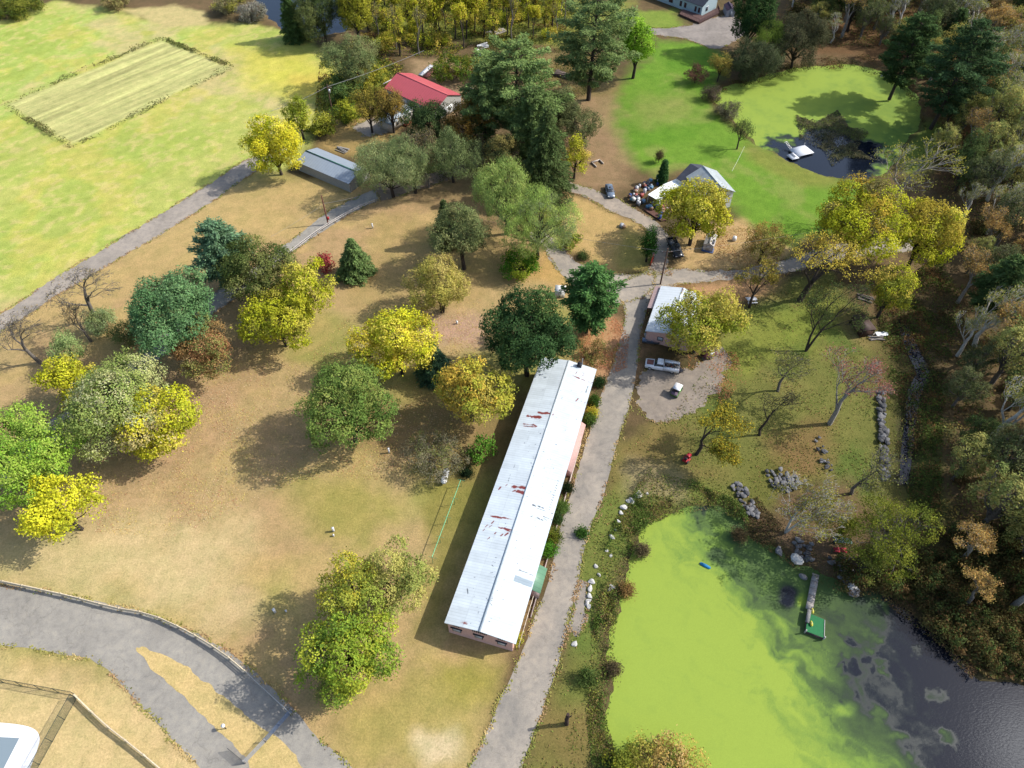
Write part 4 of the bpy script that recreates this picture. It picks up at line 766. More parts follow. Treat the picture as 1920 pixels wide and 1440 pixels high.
cover('rough_grass', [(PP(ROUGH), 1)], 16000, .13, [C(128, 138, 66, 1.35), C(142, 142, 72, 1.35), C(154, 128, 84, 1.35), C(114, 134, 60, 1.35)], .14, 5, 'tufty rough grass beyond the road', up=.4)
cover('undergrowth', [(TPOLY, 1.3), (PP([(600, 120), (690, 60), (760, 130), (700, 170), (720, 215), (640, 235), (590, 220)]), .5), (PP([(560, 245), (640, 235), (600, 255)]), .05)], 22000, 1.4, [C(150, 160, 62, 1.9), C(110, 130, 60, 1.9), C(196, 186, 70, 1.8), C(140, 110, 70, 1.9)], .24, 6, 'yellow-green scrub round the red-roofed house')
cover('undergrowth', [(PP([(1330, 190), (1352, 160), (1420, 140), (1500, 112), (1620, 105), (1700, 140), (1735, 190), (1735, 250), (1715, 200), (1680, 152), (1600, 130), (1500, 133), (1420, 157), (1365, 170), (1348, 195), (1380, 225), (1412, 268), (1405, 275), (1360, 228)]), 1)], 14000, .9, [C(90, 86, 52, 1.9), C(110, 110, 60, 1.9), C(130, 96, 66, 1.9)], .18, 7, 'brown weeds round the upper pond')
HED = [(9, 196), (303, 72), (437, 126), (135, 276)]
def band(px, w): 
    p = PP(px); out = []
    for i in range(len(p)):
        a, b = p[i], p[(i + 1) % len(p)]; d = (b - a) / np.linalg.norm(b - a); n = np.array([-d[1], d[0]]) * w
        out.append((np.array([a - n, b - n, b + n, a + n]), .25))
    return out
cover('field_border_grass', band(HED, .9), 24000, 1.2, [C(120, 130, 70, 1.9), C(146, 150, 84, 1.9), C(166, 160, 100, 1.9)], .2, 8, 'strip of uncut tall grass round the mown rectangle', up=.2)
cover('fallen_leaves', [(PP([(150, 860), (330, 690), (470, 640), (560, 680), (620, 620), (700, 560), (900, 560), (960, 640), (820, 900), (560, 900), (330, 1010), (180, 1000)]), 1)], 13000, .04, [C(222, 190, 122, 1.5), C(232, 212, 122, 1.5), C(204, 152, 110, 1.5), C(226, 196, 156, 1.5)], .10, 9, 'yellow and brown leaves fallen on the lawn', up=3)
cover('fallen_leaves', [(PP([(1085, 625), (1150, 590), (1180, 630), (1176, 690), (1150, 700), (1075, 675)]), 1), (PP([(1290, 660), (1380, 660), (1400, 720), (1350, 760), (1330, 690), (1290, 690)]), .5)], 2600, .04, [C(232, 158, 108, 1.5), C(214, 140, 92, 1.5), C(214, 168, 120, 1.5)], .10, 10, 'orange leaves fallen beside the road', up=3)
cover('fallen_leaves', [(PP([(1230, 535), (1450, 515), (1480, 440), (1380, 410), (1290, 460), (1380, 500), (1300, 540), (1300, 560), (1440, 560)]), 1)], 5000, .05, [C(216, 180, 110, 1.8), C(190, 130, 80, 1.9)], .11, 11, 'tan leaves fallen round the picnic table and shed', up=3)
cover('undergrowth', [(PP([(980, 90), (1040, 50), (1130, 60), (1150, 120), (1120, 170), (1050, 200), (1000, 170)]), .6), (PP([(700, 330), (880, 250), (1000, 270), (960, 300), (800, 350)]), .4), (PP([(880, 60), (1000, 60), (990, 130), (900, 130)]), .5)], 12000, .8, [C(128, 134, 66, 1.8), C(110, 120, 60, 1.8), C(156, 130, 84, 1.8), C(176, 166, 80, 1.8)], .18, 13, 'weeds and saplings round the tall pines')
W2 = PP([(1500, 262), (1490, 215), (1530, 232), (1570, 206), (1592, 240), (1630, 250), (1606, 280), (1640, 300), (1585, 296), (1560, 312), (1540, 280)], WZ)
cover('pond_weeds', [(W2, 1)], 13000, .9, [C(124, 122, 90, 1.6), C(140, 134, 98, 1.6), C(108, 112, 78, 1.6)], .15, 14, 'grey-green brush of weeds standing in the upper pond', up=.5)
bpy.data.objects['pond_weeds'].location.z = WZ
# ragged verge where the grass creeps over the edges of roads and tracks
rng = np.random.RandomState(77); vm = MB()
for nm, p in EDGES:
    if nm in ('pool_deck', 'pool_water', 'grass_island'): continue
    for i in range(len(p)):
        a, b = p[i], p[(i + 1) % len(p)]; L_ = np.linalg.norm(b - a); n = int(L_ * (16 if nm != 'gravel_yard' else 10))
        if n < 1 or L_ > 40: continue
        t = rng.rand(n, 1); q = a + (b - a) * t; nr = np.array([-(b - a)[1], (b - a)[0]]) / L_; wv_ = fbm(q[:, 0], q[:, 1], 2.2, 3)
        q = q + nr * ((wv_ - .5) * 1.6 + rng.normal(size=n) * .22)[:, None]; keep = (wv_ > .38) & (np.abs(q[:, 0]) < 130) & (q[:, 1] < 240); q = q[keep]
        if not len(q): continue
        pal_ = np.array([C(200, 176, 118, 1.45), C(164, 160, 88, 1.5), C(184, 154, 112, 1.5), C(146, 152, 78, 1.5)]); ci = np.clip((fbm(q[:, 0] + 9, q[:, 1], 5, 3) * 6 - 1).astype(int), 0, 3)
        vm.leaves(np.stack([q[:, 0], q[:, 1], .05 + rng.rand(len(q)) * .06], 1), rng.normal(size=(len(q), 3)) * .5 + [0, 0, 1], np.full(len(q), .15), np.full(len(q), .09), shade(rng, pal_[ci], len(q), .2, .06), None, rng)
vm.build('verge_grass', M_LEAF, kind='stuff', label='grass and leaves creeping over the road edges')
# ------------------------------------------------------------------ buildings
PINK, WHITE, DARK = C(220, 176, 164, 1.35), (.55, .56, .55), (.03, .03, .035)
def frame(A, B):                              # local frame: y from A to B, x to the right of it
    A, B = np.asarray(A)[:2], np.asarray(B)[:2]; d = B - A; L_ = np.linalg.norm(d); return A, math.atan2(d[1], d[0]) - math.pi / 2, L_
def roof_sheet(W, L_, ze, rise, col, step=1.2, oh=.0, paint=None, th=.09, one=None):
    """two slopes over local x 0..W, y 0..L; ridge along y"""
    m = MB(); n = max(2, int(L_ / step) + 1); ys = np.linspace(-oh, L_ + oh, n)
    k = max(2, int(W / 2 / step) + 1)
    for sd, (xa, xb) in enumerate(((0, W / 2), (W / 2, W))):
        xs = np.linspace(xa, xb, k); X_, Y_ = np.meshgrid(xs, ys); z = ze + rise * (1 - np.abs(X_ - W / 2) / (W / 2))
        V = np.stack([X_.ravel(), Y_.ravel(), z.ravel()], 1); i = (np.arange(n - 1)[:, None] * k + np.arange(k - 1)).ravel()
        cc = np.broadcast_to(col, (len(V), 3)).copy()
        if paint is not None: cc = paint(V, cc)
        F = np.stack([i, i + 1, i + k + 1, i + k], 1); m.add(V, F, cc); m.add(V - [0, 0, th], F[:, ::-1], np.array(col) * .6)
    for y, s_ in ((-oh, 1), (L_ + oh, -1)):    # rake edges
        for xa, xb, za, zb in ((0, W / 2, ze, ze + rise), (W / 2, W, ze + rise, ze)):
            V = [(xa, y, za - th), (xb, y, zb - th), (xb, y, zb), (xa, y, za)]; m.add(V, [(0, 1, 2, 3)[::s_]], col)
    for x, s_ in ((0, -1), (W, 1)):
        m.add([(x, -oh, ze - th), (x, L_ + oh, ze - th), (x, L_ + oh, ze), (x, -oh, ze)], [(0, 1, 2, 3)[::s_]], col)
    return m
def walls(x0, x1, y0, y1, ze, W, rise, col):
    m = MB(); zr = lambda x: ze + rise * (1 - abs(x - W / 2) / (W / 2)) - .1
    for y, s_ in ((y0, 1), (y1, -1)): m.add([(x0, y, 0), (x1, y, 0), (x1, y, zr(x1)), (W / 2, y, zr(W / 2)), (x0, y, zr(x0))], [(0, 1, 2, 3, 4)[::s_]], col)
    for x, s_ in ((x0, -1), (x1, 1)): m.add([(x, y0, 0), (x, y1, 0), (x, y1, zr(x)), (x, y0, zr(x))], [(0, 1, 2, 3)[::s_]], col)
    return m
def bx(name, c, sz, col, par, mat=None, ang=0, top=1.0, **kw):
    m = MB(); m.box(c, sz, ang, col, top); return m.build(name, mat or M_PLAIN, par, **kw)
def window(par, c, sz, ax='y', trim=DARK, pane=(.30, .33, .36)):
    """frame with its pane; c centre on the wall face, ax the wall's normal axis"""
    w, h = sz; t = .05; s_ = (w + .2, .06, h + .16) if ax == 'y' else (.06, w + .2, h + .16)
    f = bx('window', c, s_, trim, par); d = np.array(c) * 0; d[1 if ax == 'y' else 0] = -.035 if ax == 'y' else .035
    s2 = (w, .03, h) if ax == 'y' else (.03, w, h); bx('pane', np.array(c) + d * 1.1, s2, pane, f, M_GLASS); return f
def gable(name, label, cat, A, B, W, ze, rise, rcol, wcol, roofmat=None, oh=.3, base='building'):
    A0, rz, L_ = frame(A, B); t = thing(name, label, cat, (A0[0], A0[1], 0), rz)
    roof_sheet(W, L_, ze, rise, rcol).build('roof', roofmat or M_ROOF2, t)
    walls(oh, W - oh, oh, L_ - oh, ze, W, rise, wcol).build('wall', M_PLAIN, t)
    m = MB(); m.box((W / 2, L_ / 2, ze + rise + .02), (.28, L_ + .02, .05), 0, np.array(rcol) * 1.08); m.build('ridge_cap', M_PLAIN, t)
    return t, L_
# the long building
EZ = 3.8; mA = P(833, 1168, EZ); mB = P(967, 1208, EZ); wv = (mB - mA)[:2]; MW = np.linalg.norm(wv); wv /= MW; sv = np.array([-wv[1], wv[0]])
ML = (P(1126.5, 694, EZ) - mB)[:2] @ sv; RISE = .7
def mloc(u, v, z=EZ + .4): q = P(u, v, z)[:2] - mA[:2]; return np.array([q @ wv, q @ sv])
RST, RDK = np.array(C(150, 66, 58)), np.array(C(52, 58, 72))
strokes = [((1011, 774), (1036, 778), .32, RST), ((990, 778.5), (1012, 782.5), .30, RST), ((982, 793), (1000, 797), .09, RST), ((982, 797), (1004, 801), .09, RST), ((1000, 796), (1006, 800), .12, RST),
    ((963, 912), (987, 917), .24, RST), ((960, 913), (964, 910), .1, RST), ((971, 922), (980, 926), .3, RST), ((961, 922), (966, 920), .12, RST), ((983, 928), (986, 926), .1, RST), ((935, 916), (938, 912), .13, RST), ((948, 910), (951, 907), .07, RST),
    ((920, 966), (959, 975), .13, RST), ((938, 970), (948, 972), .16, RST), ((935, 989), (958, 995), .2, RST), ((944, 992), (956, 998), .1, RST), ((922, 980), (926, 976), .1, RST), ((910, 986), (914, 983), .12, RST), ((917, 987), (922, 984), .11, RST), ((905, 994), (909, 990), .1, RST), ((928, 1000), (930, 998), .1, RST), ((947, 1005), (952, 1001), .12, RST), ((939, 1005), (943, 1002), .09, RST), ((914, 1010), (918, 1007), .09, RST), ((864, 1166), (876, 1167), .07, RST), ((869, 1169), (876, 1170), .09, RST),
    ((1074, 705), (1086, 709), .11, RST), ((1091, 705), (1094, 702), .09, RST), ((1079, 702), (1082, 697), .06, RST), ((1093, 698), (1097, 701), .06, RST), ((1104, 712), (1105, 716), .08, RST), ((1108, 717), (1111, 714), .09, RST), ((1088, 735), (1092, 733), .08, RST), ((1080, 751), (1084, 746), .12, RST), ((1096, 754), (1098, 751), .08, RST), ((1090, 710), (1097, 712), .06, RST),
    ((1103, 721), (1099, 733), .1, RDK), ((999, 947), (1004, 949), .09, RDK), ((1009, 948.5), (1013, 950), .08, RDK), ((1016, 951), (1019, 952), .08, RDK), ((1019, 967), (1037, 973), .07, RDK), ((1006, 969), (1012, 972), .09, RDK), ((1015, 973), (1018, 974), .09, RDK), ((1020, 971), (1026, 974), .08, RDK), ((1034, 959.5), (1036, 960.5), .09, RDK), ((995, 969), (999, 967), .06, RDK), ((1008, 953), (1033, 960), .03, RDK), ((966, 867), (963, 876), .05, RDK), ((957, 889), (953, 901), .04, RDK), ((912, 1123), (917, 1130), .05, RDK), ((917, 1130), (922, 1136), .05, RDK), ((922, 1060), (925, 1063), .04, RDK), ((974, 1068), (1000, 1077), .045, RDK), ((876, 1102), (877, 1112), .05, RDK), ((921, 1117), (923, 1124), .07, RDK)]
rs = random.Random(3)
strokes += [((1046 - t * 17 + rs.uniform(-1, 1), 899 + t * 54), (1047.5 - t * 17, 900.5 + t * 54), .05, RDK) for t in np.linspace(0, 1, 13)]
for _ in range(110):
    y_ = rs.uniform(0, 1); u_ = 1058 - 160 * y_ + rs.uniform(-45, 48); v_ = 730 + 440 * y_; strokes.append(((u_, v_), (u_ + rs.uniform(.4, 1.6), v_ + rs.uniform(-.5, .8)), rs.uniform(.03, .055), RDK * 1.8))
strokes = [(mloc(*a), mloc(*b), w, c) for a, b, w, c in strokes]
def rust(V, cc):
    x, y = V[:, 0], V[:, 1]; n = fbm(x, y, .5, 3); pan = np.floor(y / .84); band_ = (vnoise(pan * 1.7, np.floor(x / 2.6) * 3.1) - .5)
    cc *= (1 + band_ * .13 + (fbm(x, y, 4, 3) - .5) * .16 + (vnoise(y * 5, x * .35) - .5) * .06)[:, None]
    q = [mloc(966, 1078), mloc(1000, 1089), mloc(996, 1100), mloc(963, 1089)]
    d = sdist(x, y, np.array(q)); cc[d < 0] = C(170, 188, 198)
    near_r = np.abs(x - MW / 2); cc[near_r < .2] *= .93; cc[(np.mod(y, 2.52) < .06) & (vnoise(np.floor(y / 2.52) * 3.3, x * .2) > .35)] *= .86; cc[(np.abs(np.mod(x, MW / 4) - .1) < .05) & (vnoise(y * .12, np.floor(x) * 2.0) > .55)] *= .88
    for a, b, w, c in strokes:
        i = np.where((x > min(a[0], b[0]) - 1) & (x < max(a[0], b[0]) + 1) & (y > min(a[1], b[1]) - 1) & (y < max(a[1], b[1]) + 1))[0]
        if not len(i): continue
        e = b - a; t = np.clip(((x[i] - a[0]) * e[0] + (y[i] - a[1]) * e[1]) / (e @ e + 1e-9), 0, 1)
        dd = np.hypot(x[i] - a[0] - t * e[0], y[i] - a[1] - t * e[1]) + (n[i] - .5) * min(.5, w * 2.2)
        k = smooth(w, w * .55, dd)[:, None]; cc[i] = cc[i] * (1 - k) + c * k
    return cc
mot = thing('long_building', 'very long pink building under a rust-streaked white metal roof', 'building', (mA[0], mA[1], 0), math.atan2(wv[1], wv[0]))
roof_sheet(MW, ML, EZ, RISE, C(224, 235, 240, 1.85), .075, 0, rust).build('roof', M_ROOF, mot)
walls(.3, MW - .5, .3, ML - .3, EZ, MW, RISE, PINK).build('wall', M_PLAIN, mot)
m = MB(); m.box((MW / 2, ML / 2, EZ + RISE + .03), (.34, ML + .02, .05), 0, C(222, 234, 240)); m.build('ridge_cap', M_PLAIN, mot)
for x0, x1 in ((.95, 2.15), (4.15, 5.25), (7.35, 8.5)):
    window(mot, ((x0 + x1) / 2 * MW / 10, .275, 1.75), ((x1 - x0) * .85, .95), 'y', DARK, (.42, .45, .48))
    bx('window_hood', ((x0 + x1) / 2 * MW / 10, .2, 2.38), (x1 - x0 + .45, .2, .07), DARK, mot)
for x0, n in ((.95, 4), (3.75, 8), (7.35, 4)):
    m = MB()
    for i in range(n):
        for j in range(3): m.box(((x0 + .15 + i * .27) * MW / 10, .275, 3.0 + j * .24 + (.15 if n == 8 else 0)), (.17, .06, .17), 0, DARK)
    m.build('block_vent', M_PLAIN, mot)
c0, c1 = mloc(1100, 786), mloc(1071, 876)
m = MB(); y0, y1 = c1[1], c0[1]; m.add([(MW - .45, y0, EZ - .25), (MW + .75, y0, EZ - 1.1), (MW + .75, y1, EZ - 1.1), (MW - .45, y1, EZ - .25), (MW - .45, y0, EZ - .35), (MW + .75, y0, EZ - 1.2), (MW + .75, y1, EZ - 1.2), (MW - .45, y1, EZ - .35)], [(0, 1, 2, 3), (7, 6, 5, 4), (0, 4, 5, 1), (1, 5, 6, 2), (2, 6, 7, 3)], C(222, 180, 170)); m.build('porch_roof', M_PLAIN, mot)
bx('porch_wall', (MW + .05, (y0 + y1) / 2 + .4, 1.25), (.9, y1 - y0 - 1, 2.5), PINK, mot)
c0, c1 = mloc(1013, 1054), mloc(1002, 1102); y0, y1 = c1[1], c0[1]
m = MB(); m.add([(MW - .42, y0, EZ - .2), (MW + 1.15, y0, EZ - .95), (MW + 1.15, y1, EZ - .95), (MW - .42, y1, EZ - .2), (MW - .42, y0, EZ - .3), (MW + 1.15, y0, EZ - 1.05), (MW + 1.15, y1, EZ - 1.05), (MW - .42, y1, EZ - .3)], [(0, 1, 2, 3), (7, 6, 5, 4), (0, 4, 5, 1), (1, 5, 6, 2), (2, 6, 7, 3)], C(112, 158, 128)); m.build('green_porch_roof', M_ROOF2, mot)
bx('porch_wall', (MW + .25, (y0 + y1) / 2 + .15, 1.3), (1.3, y1 - y0 - .5, 2.6), C(224, 200, 192), mot)
m = MB(); m.box((MW + .55, ML * .42, .16), (.16, ML * .62, .3), 0, C(224, 206, 196)); m.build('bed_edging', M_STONE, mot)
m = MB()
for k in range(9): m.box((MW + .2, .9 + k * 1.05, .62), (.07, .07, 1.2), 0, (.55, .5, .4))
m.box((MW + .2, 5.1, 1.2), (.06, 8.6, .07), 0, (.55, .5, .4)); m.build('side_railing', M_WOOD, mot)
ch = bx('chimney', (MW * .70, ML - .55, EZ + .7), (.75, .55, 1.0), C(60, 62, 70), mot); m = MB(); m.tube([(MW * .74, ML - .4, EZ + .9), (MW * .74, ML - .4, EZ + 2.3)], .09, 8, True, C(200, 200, 200)); m.build('flue_pipe', M_METAL, ch)
bx('air_conditioner', (.08, mloc(880, 1026)[1], 1.6), (.55, .8, .5), C(150, 190, 220), mot)
for yy in np.arange(3, ML - 12, 5.5): window(mot, (.265, yy, 1.9), (1.0, .9), 'x', (.3, .3, .3))

# the small garage beside the pickup
gA, gB, gR = P(1209.7, 620.6, 2.7), P(1239.4, 536, 2.7), P(1255, 621, 3.5)
A0, rz, L_ = frame(gA, gB); nr = np.array([math.cos(rz), math.sin(rz)]); hw = (gR[:2] - gA[:2]) @ nr
gar, L_ = gable('garage', 'small pink building with a white metal roof half under a yellow-green tree', 'garage', gA, gB, 2 * hw, 2.7, .85, C(228, 236, 240, 1.7), PINK, M_ROOF2)
bx('barge_board', (hw + .9, L_ - .02, 3.36), (1.8, .08, .16), C(130, 50, 60), gar); bx('barge_board', (hw + .02, L_ - .9, 3.6), (.12, 1.8, .06), C(130, 50, 60), gar)
m = MB(); m.add([(.3, L_ * .52, 2.45), (-1.1, L_ * .52, 2.1), (-1.1, L_ + .2, 2.1), (.3, L_ + .2, 2.45)], [(3, 2, 1, 0)], C(206, 176, 170)); m.add([(.3, L_ * .52, 2.37), (-1.1, L_ * .52, 2.02), (-1.1, L_ + .2, 2.02), (.3, L_ + .2, 2.37)], [(0, 1, 2, 3)], C(206, 176, 170)); m.build('awning', M_ROOF2, gar)
for y_ in (L_ * .55, L_): bx('awning_post', (-1.0, y_, 1.0), (.09, .09, 2.04), C(150, 70, 60), gar)
window(gar, (hw * .7, .275, 1.4), (.9, .8)); bx('door', (hw * 1.5, .28, 1.0), (.9, .06, 2.0), C(150, 120, 110), gar)
# red-roofed house with its grey porch wing
rA, rB, rK = P(815, 208, 3.2), P(720, 165, 3.2), P(772, 137, 3.2)
A0, rz, L_ = frame(rA, rB); nr = np.array([math.cos(rz), math.sin(rz)]); W_ = (rK[:2] - rB[:2]) @ nr
red, L_ = gable('red_roofed_house', 'long house with a bright red metal roof among yellow trees', 'house', rA, rB, W_, 3.2, 2.1, C(226, 104, 110), C(206, 204, 196), M_ROOF2)
m = MB(); m.box((W_ / 4, L_ + .04, 4.28), (W_ / 2 + .1, .08, .22), 0, WHITE); m.build('fascia', M_PLAIN, red)
for y_ in (3, 7, 11): window(red, (.265, y_, 1.7), (1.1, 1.0), 'x', WHITE, (.06, .07, .09))
bx('garage_door', (W_ * .5, .27, 1.2), (3.0, .06, 2.3), WHITE, red)
wq = PP([(733, 232), (775, 202), (758, 195), (715, 220)], 2.7); A0, rz, L_ = frame(wq[0], wq[1]); ww = np.linalg.norm(wq[3] - wq[0])
wing = thing('porch_wing', 'low porch with a pale grey roof and dark windows before the red-roofed house', 'porch', (*wq[0], 0), rz)
m = MB(); m.add([(-ww, -.2, 2.75), (0.15, -.2, 2.6), (.15, L_, 2.75), (-ww, L_, 2.9), (-ww, -.2, 2.65), (0.15, -.2, 2.5), (.15, L_, 2.65), (-ww, L_, 2.8)], [(3, 2, 1, 0)[::-1], (4, 7, 6, 5), (0, 4, 5, 1), (1, 5, 6, 2), (2, 6, 7, 3), (3, 7, 4, 0)], C(186, 200, 208)); m.build('roof', M_ROOF2, wing)
bx('wall', (-ww / 2, L_ / 2, 1.24), (ww - .3, L_ - .4, 2.48), C(220, 212, 200), wing)
for k in range(5): window(wing, (-.12, .9 + k * (L_ - 1.6) / 4.5, 1.7), (.9, 1.0), 'x', WHITE, (.04, .045, .05))
bx('brick_step', (.5, L_ * .6, .25), (.9, 2.2, .5), C(170, 80, 60), wing)
# long grey shed
sA, sB, sK = P(654, 345, 2.4), P(555, 303, 2.4), P(676, 310, 2.4)
A0, rz, L_ = frame(sA, sB); nr = np.array([math.cos(rz), math.sin(rz)]); W_ = (sK[:2] - sA[:2]) @ nr
shd, L_ = gable('long_shed', 'long low grey metal shed with a dark green ridge line', 'shed', sA, sB, W_, 2.4, 1.0, C(170, 182, 194), C(176, 174, 166), M_ROOF2, .15)
bx('ridge_strip', (W_ / 2, L_ / 2, 3.47), (.3, L_ + .06, .06), C(46, 108, 92), shd)
bx('door', (W_ * .5, .13, 1.1), (1.6, .06, 2.1), C(150, 146, 138), shd)
# white house: pale grey main roof, side roof coloured dark for its shaded slope
hA, hB, hR = P(1379.6, 360, 4.0), P(1344, 320, 4.0), P(1357, 371, 6.0)
A0, rz, L_ = frame(hA, hB); nr = np.array([math.cos(rz), math.sin(rz)]); hw = abs((hR[:2] - hA[:2]) @ nr); hw *= .72; lA = hA[:2] - nr * 2 * hw; lB = hB[:2] - nr * 2 * hw
hou, L2 = gable('white_house', 'white house with pale grey and shade-darkened crossing roofs behind the yellow maple', 'house', lA, lB, 2 * hw, 4.0, 2.0, C(186, 195, 197, 1.85), (.62, .62, .6), M_SHINGLE)
for x_, z_ in ((hw * .6, 1.6), (hw * 1.4, 1.6), (hw, 3.9)): window(hou, (x_, .265, z_), (.9, 1.1), 'y', (.5, .5, .5), (.1, .12, .14))
r0_, r1_ = P(1294.6, 306.6, 5.4), P(1327, 325, 5.4); d_ = (r1_ - r0_)[:2]; l1 = np.linalg.norm(d_) + 1.5; d_ /= np.linalg.norm(d_); n_ = np.array([d_[1], -d_[0]]); iv = math.radians(0)
ca, sa = math.cos(-hou.rotation_euler.z), math.sin(-hou.rotation_euler.z)
def to_h(p): q = np.asarray(p)[:2] - np.array(hou.location[:2]); return np.array([q[0] * ca - q[1] * sa, q[0] * sa + q[1] * ca])
m = MB(); mw = MB(); HW1 = 4.2
pts = {}
for nm, pxy, z in (('a', r0_[:2], 5.4), ('b', r0_[:2] + d_ * l1, 5.4)):
    for s_ in (-1, 0, 1): pts[nm, s_] = (*to_h(pxy + n_ * HW1 * s_), z - abs(s_) * 2.0)
for s_ in (-1, 1):
    q = [pts['a', 0], pts['b', 0], pts['b', s_], pts['a', s_]]; m.add(q, [(0, 1, 2, 3)[::s_]], C(88, 92, 104)); m.add(np.array(q) - [0, 0, .12], [(0, 1, 2, 3)[::-s_]], C(88, 92, 104))  # dark tone stands for shade on the slope turned from the sun
    e, f = np.array(pts['a', s_]) * 1, np.array(pts['b', s_]) * 1; mw.add([e * [1, 1, 0], f * [1, 1, 0], f - [0, 0, .1], e - [0, 0, .1]], [(0, 1, 2, 3)], (.6, .6, .58))
a_, c_, b_ = (np.array(pts['a', k]) for k in (-1, 0, 1)); mw.add([a_ * [1, 1, 0], b_ * [1, 1, 0], b_ - [0, 0, .1], c_ - [0, 0, .1], a_ - [0, 0, .1]], [(0, 1, 2, 3, 4)], (.6, .6, .58))
m.build('side_roof', M_SHINGLE, hou); mw.build('side_wall', M_PLAIN, hou)
cq = PP([(1236, 377), (1258, 362), (1281, 345), (1278, 331), (1244, 347), (1215, 363)], 2.6)
can = thing('canopy', 'white sheet canopy on posts over the cluttered yard of the white house', 'canopy', (*cq.mean(0), 0)); q = cq - cq.mean(0)
m = MB(); n = len(q); m.add([(x, y, 2.6 + .25 * math.sin(i * 2.1)) for i, (x, y) in enumerate(q)] + [(x, y, 2.55 + .25 * math.sin(i * 2.1)) for i, (x, y) in enumerate(q)], [tuple(range(n))], (.62, .64, .63)); m.F.setdefault(n, []).append(np.array([tuple(range(n, 2 * n))[::-1]])); m.build('sheet', M_PLAIN, can)
for x, y in q: bx('post', (x * .96, y * .96, 1.25), (.1, .1, 2.45), (.5, .5, .5), can)
pq = PP([(1206, 392), (1225, 376), (1262, 392), (1250, 412), (1240, 414)], .3)
m = MB(); m.add([(x, y, .3) for x, y in pq] + [(x, y, .02) for x, y in pq], [tuple(range(5))[::-1]], C(120, 84, 72))
for i in range(5): m.add([(*pq[i], .02), (*pq[(i + 1) % 5], .02), (*pq[(i + 1) % 5], .3), (*pq[i], .3)], [(3, 2, 1, 0)], C(100, 70, 60))
o = m.build('porch_deck', M_WOOD); o['label'] = 'reddish timber deck at the front of the white house'; o['category'] = 'deck'
# blue house at the top edge with its deck and garden shed
bA, bB = P(1318, 13, 3.0), P(1318, 13, 3.0) + (P(1239, 0) - P(1317, 29)) * np.array([1, 1, 0]) * 1.5; bk = P(1349, 14)[:2] - P(1317, 29)[:2]
blu, L_ = gable('blue_house', 'pale blue house with a dark roof at the top edge of the picture', 'house', bA, bB, np.linalg.norm(bk) * 1.0, 3.0, 2.2, C(74, 80, 92), C(190, 214, 222), M_SHINGLE)
for y_, w in ((1.3, .5), (2.6, .5), (6.5, .6), (8.2, .6), (12, 1.2)):
    window(blu, (.265, y_, 1.6), (w, 1.3), 'x', C(90, 60, 58), (.05, .06, .08))
window(blu, (3, .265, 1.6), (1.1, 1.2), 'y', WHITE, (.05, .06, .08))
dq = PP([(1274, 26), (1311, 42), (1349, 23), (1345, 14), (1317, 29), (1280, 17)], .6); m = MB(); m.add([(x, y, .6) for x, y in dq], [tuple(range(6))], C(110, 82, 76))
m.add([(x, y, .05) for x, y in dq], [tuple(range(6))[::-1]], C(80, 60, 56))
for i in range(6): m.add([(*dq[i], .05), (*dq[(i + 1) % 6], .05), (*dq[(i + 1) % 6], .6), (*dq[i], .6)], [(0, 1, 2, 3)], C(90, 66, 62))
dk = thing('timber_deck', 'brown timber deck with railing wrapping the corner of the blue house', 'deck'); m.build('deck_floor', M_WOOD, dk)
for i in range(3):
    a, b = dq[i], dq[i + 1]; m = MB(); m.tube([(*a, 1.5), (*b, 1.5)], .06, 4, True, C(120, 90, 84))
    for k in np.linspace(0, 1, 14): p_ = a + (b - a) * k; m.box((*p_, 1.05), (.06, .06, .9), 0, C(120, 90, 84))
    m.build('railing', M_WOOD, dk)
s1, _ = gable('garden_shed', 'small grey shed with a dark purple roof beside the blue house', 'shed', P(1363, 20, 1.9), P(1357, 8, 1.9), 2.8, 1.9, .8, C(86, 70, 88), C(176, 180, 190), M_SHINGLE, .1); bx('door', (1.4, .08, .9), (.9, .05, 1.7), C(140, 150, 160), s1)
# little sheds
s2, _ = gable('resin_shed', 'small cream shed with a dark skylight roof under the yellow maple', 'shed', P(1319, 458, 1.6), P(1326, 437, 1.6), 2.2, 1.6, .6, C(206, 200, 194), C(220, 210, 200), M_PLAIN, .08)
bx('skylight', (1.62, 1.1, 1.93), (.85, 1.5, .06), C(56, 62, 76), s2); bx('door', (1.1, .06, .75), (1.0, .05, 1.4), C(200, 190, 184), s2); bx('ground_sill', (1.1, .5, .1), (2.4, 1.6, .18), C(90, 110, 160), s2)
s3 = thing('well_house', 'white box-like pump house with flat roof between oak and pine', 'shed', P(1050, 553), math.radians(-8)); bx('wall', (0, 0, .8), (1.9, 1.6, 1.6), (.5, .5, .48), s3); bx('roof', (0, 0, 1.66), (2.1, 1.8, .12), (.62, .62, .6), s3); bx('door', (0, -.81, .7), (.7, .04, 1.3), (.42, .42, .4), s3)
ws = thing('woodshed', 'dark brown open-sided wood stack shelter among the right-hand trees', 'shelter', P(1613, 618), .2); bx('roof', (0, 0, 1.9), (2.6, 4.2, .12), C(84, 62, 54), ws); bx('stack', (0, 0, .85), (2.2, 3.8, 1.7), C(92, 64, 50), ws, M_WOOD)
for x in (-1.2, 1.2):
    for y in (-1.95, 1.95): bx('post', (x, y, .92), (.12, .12, 1.84), C(70, 52, 44), ws)

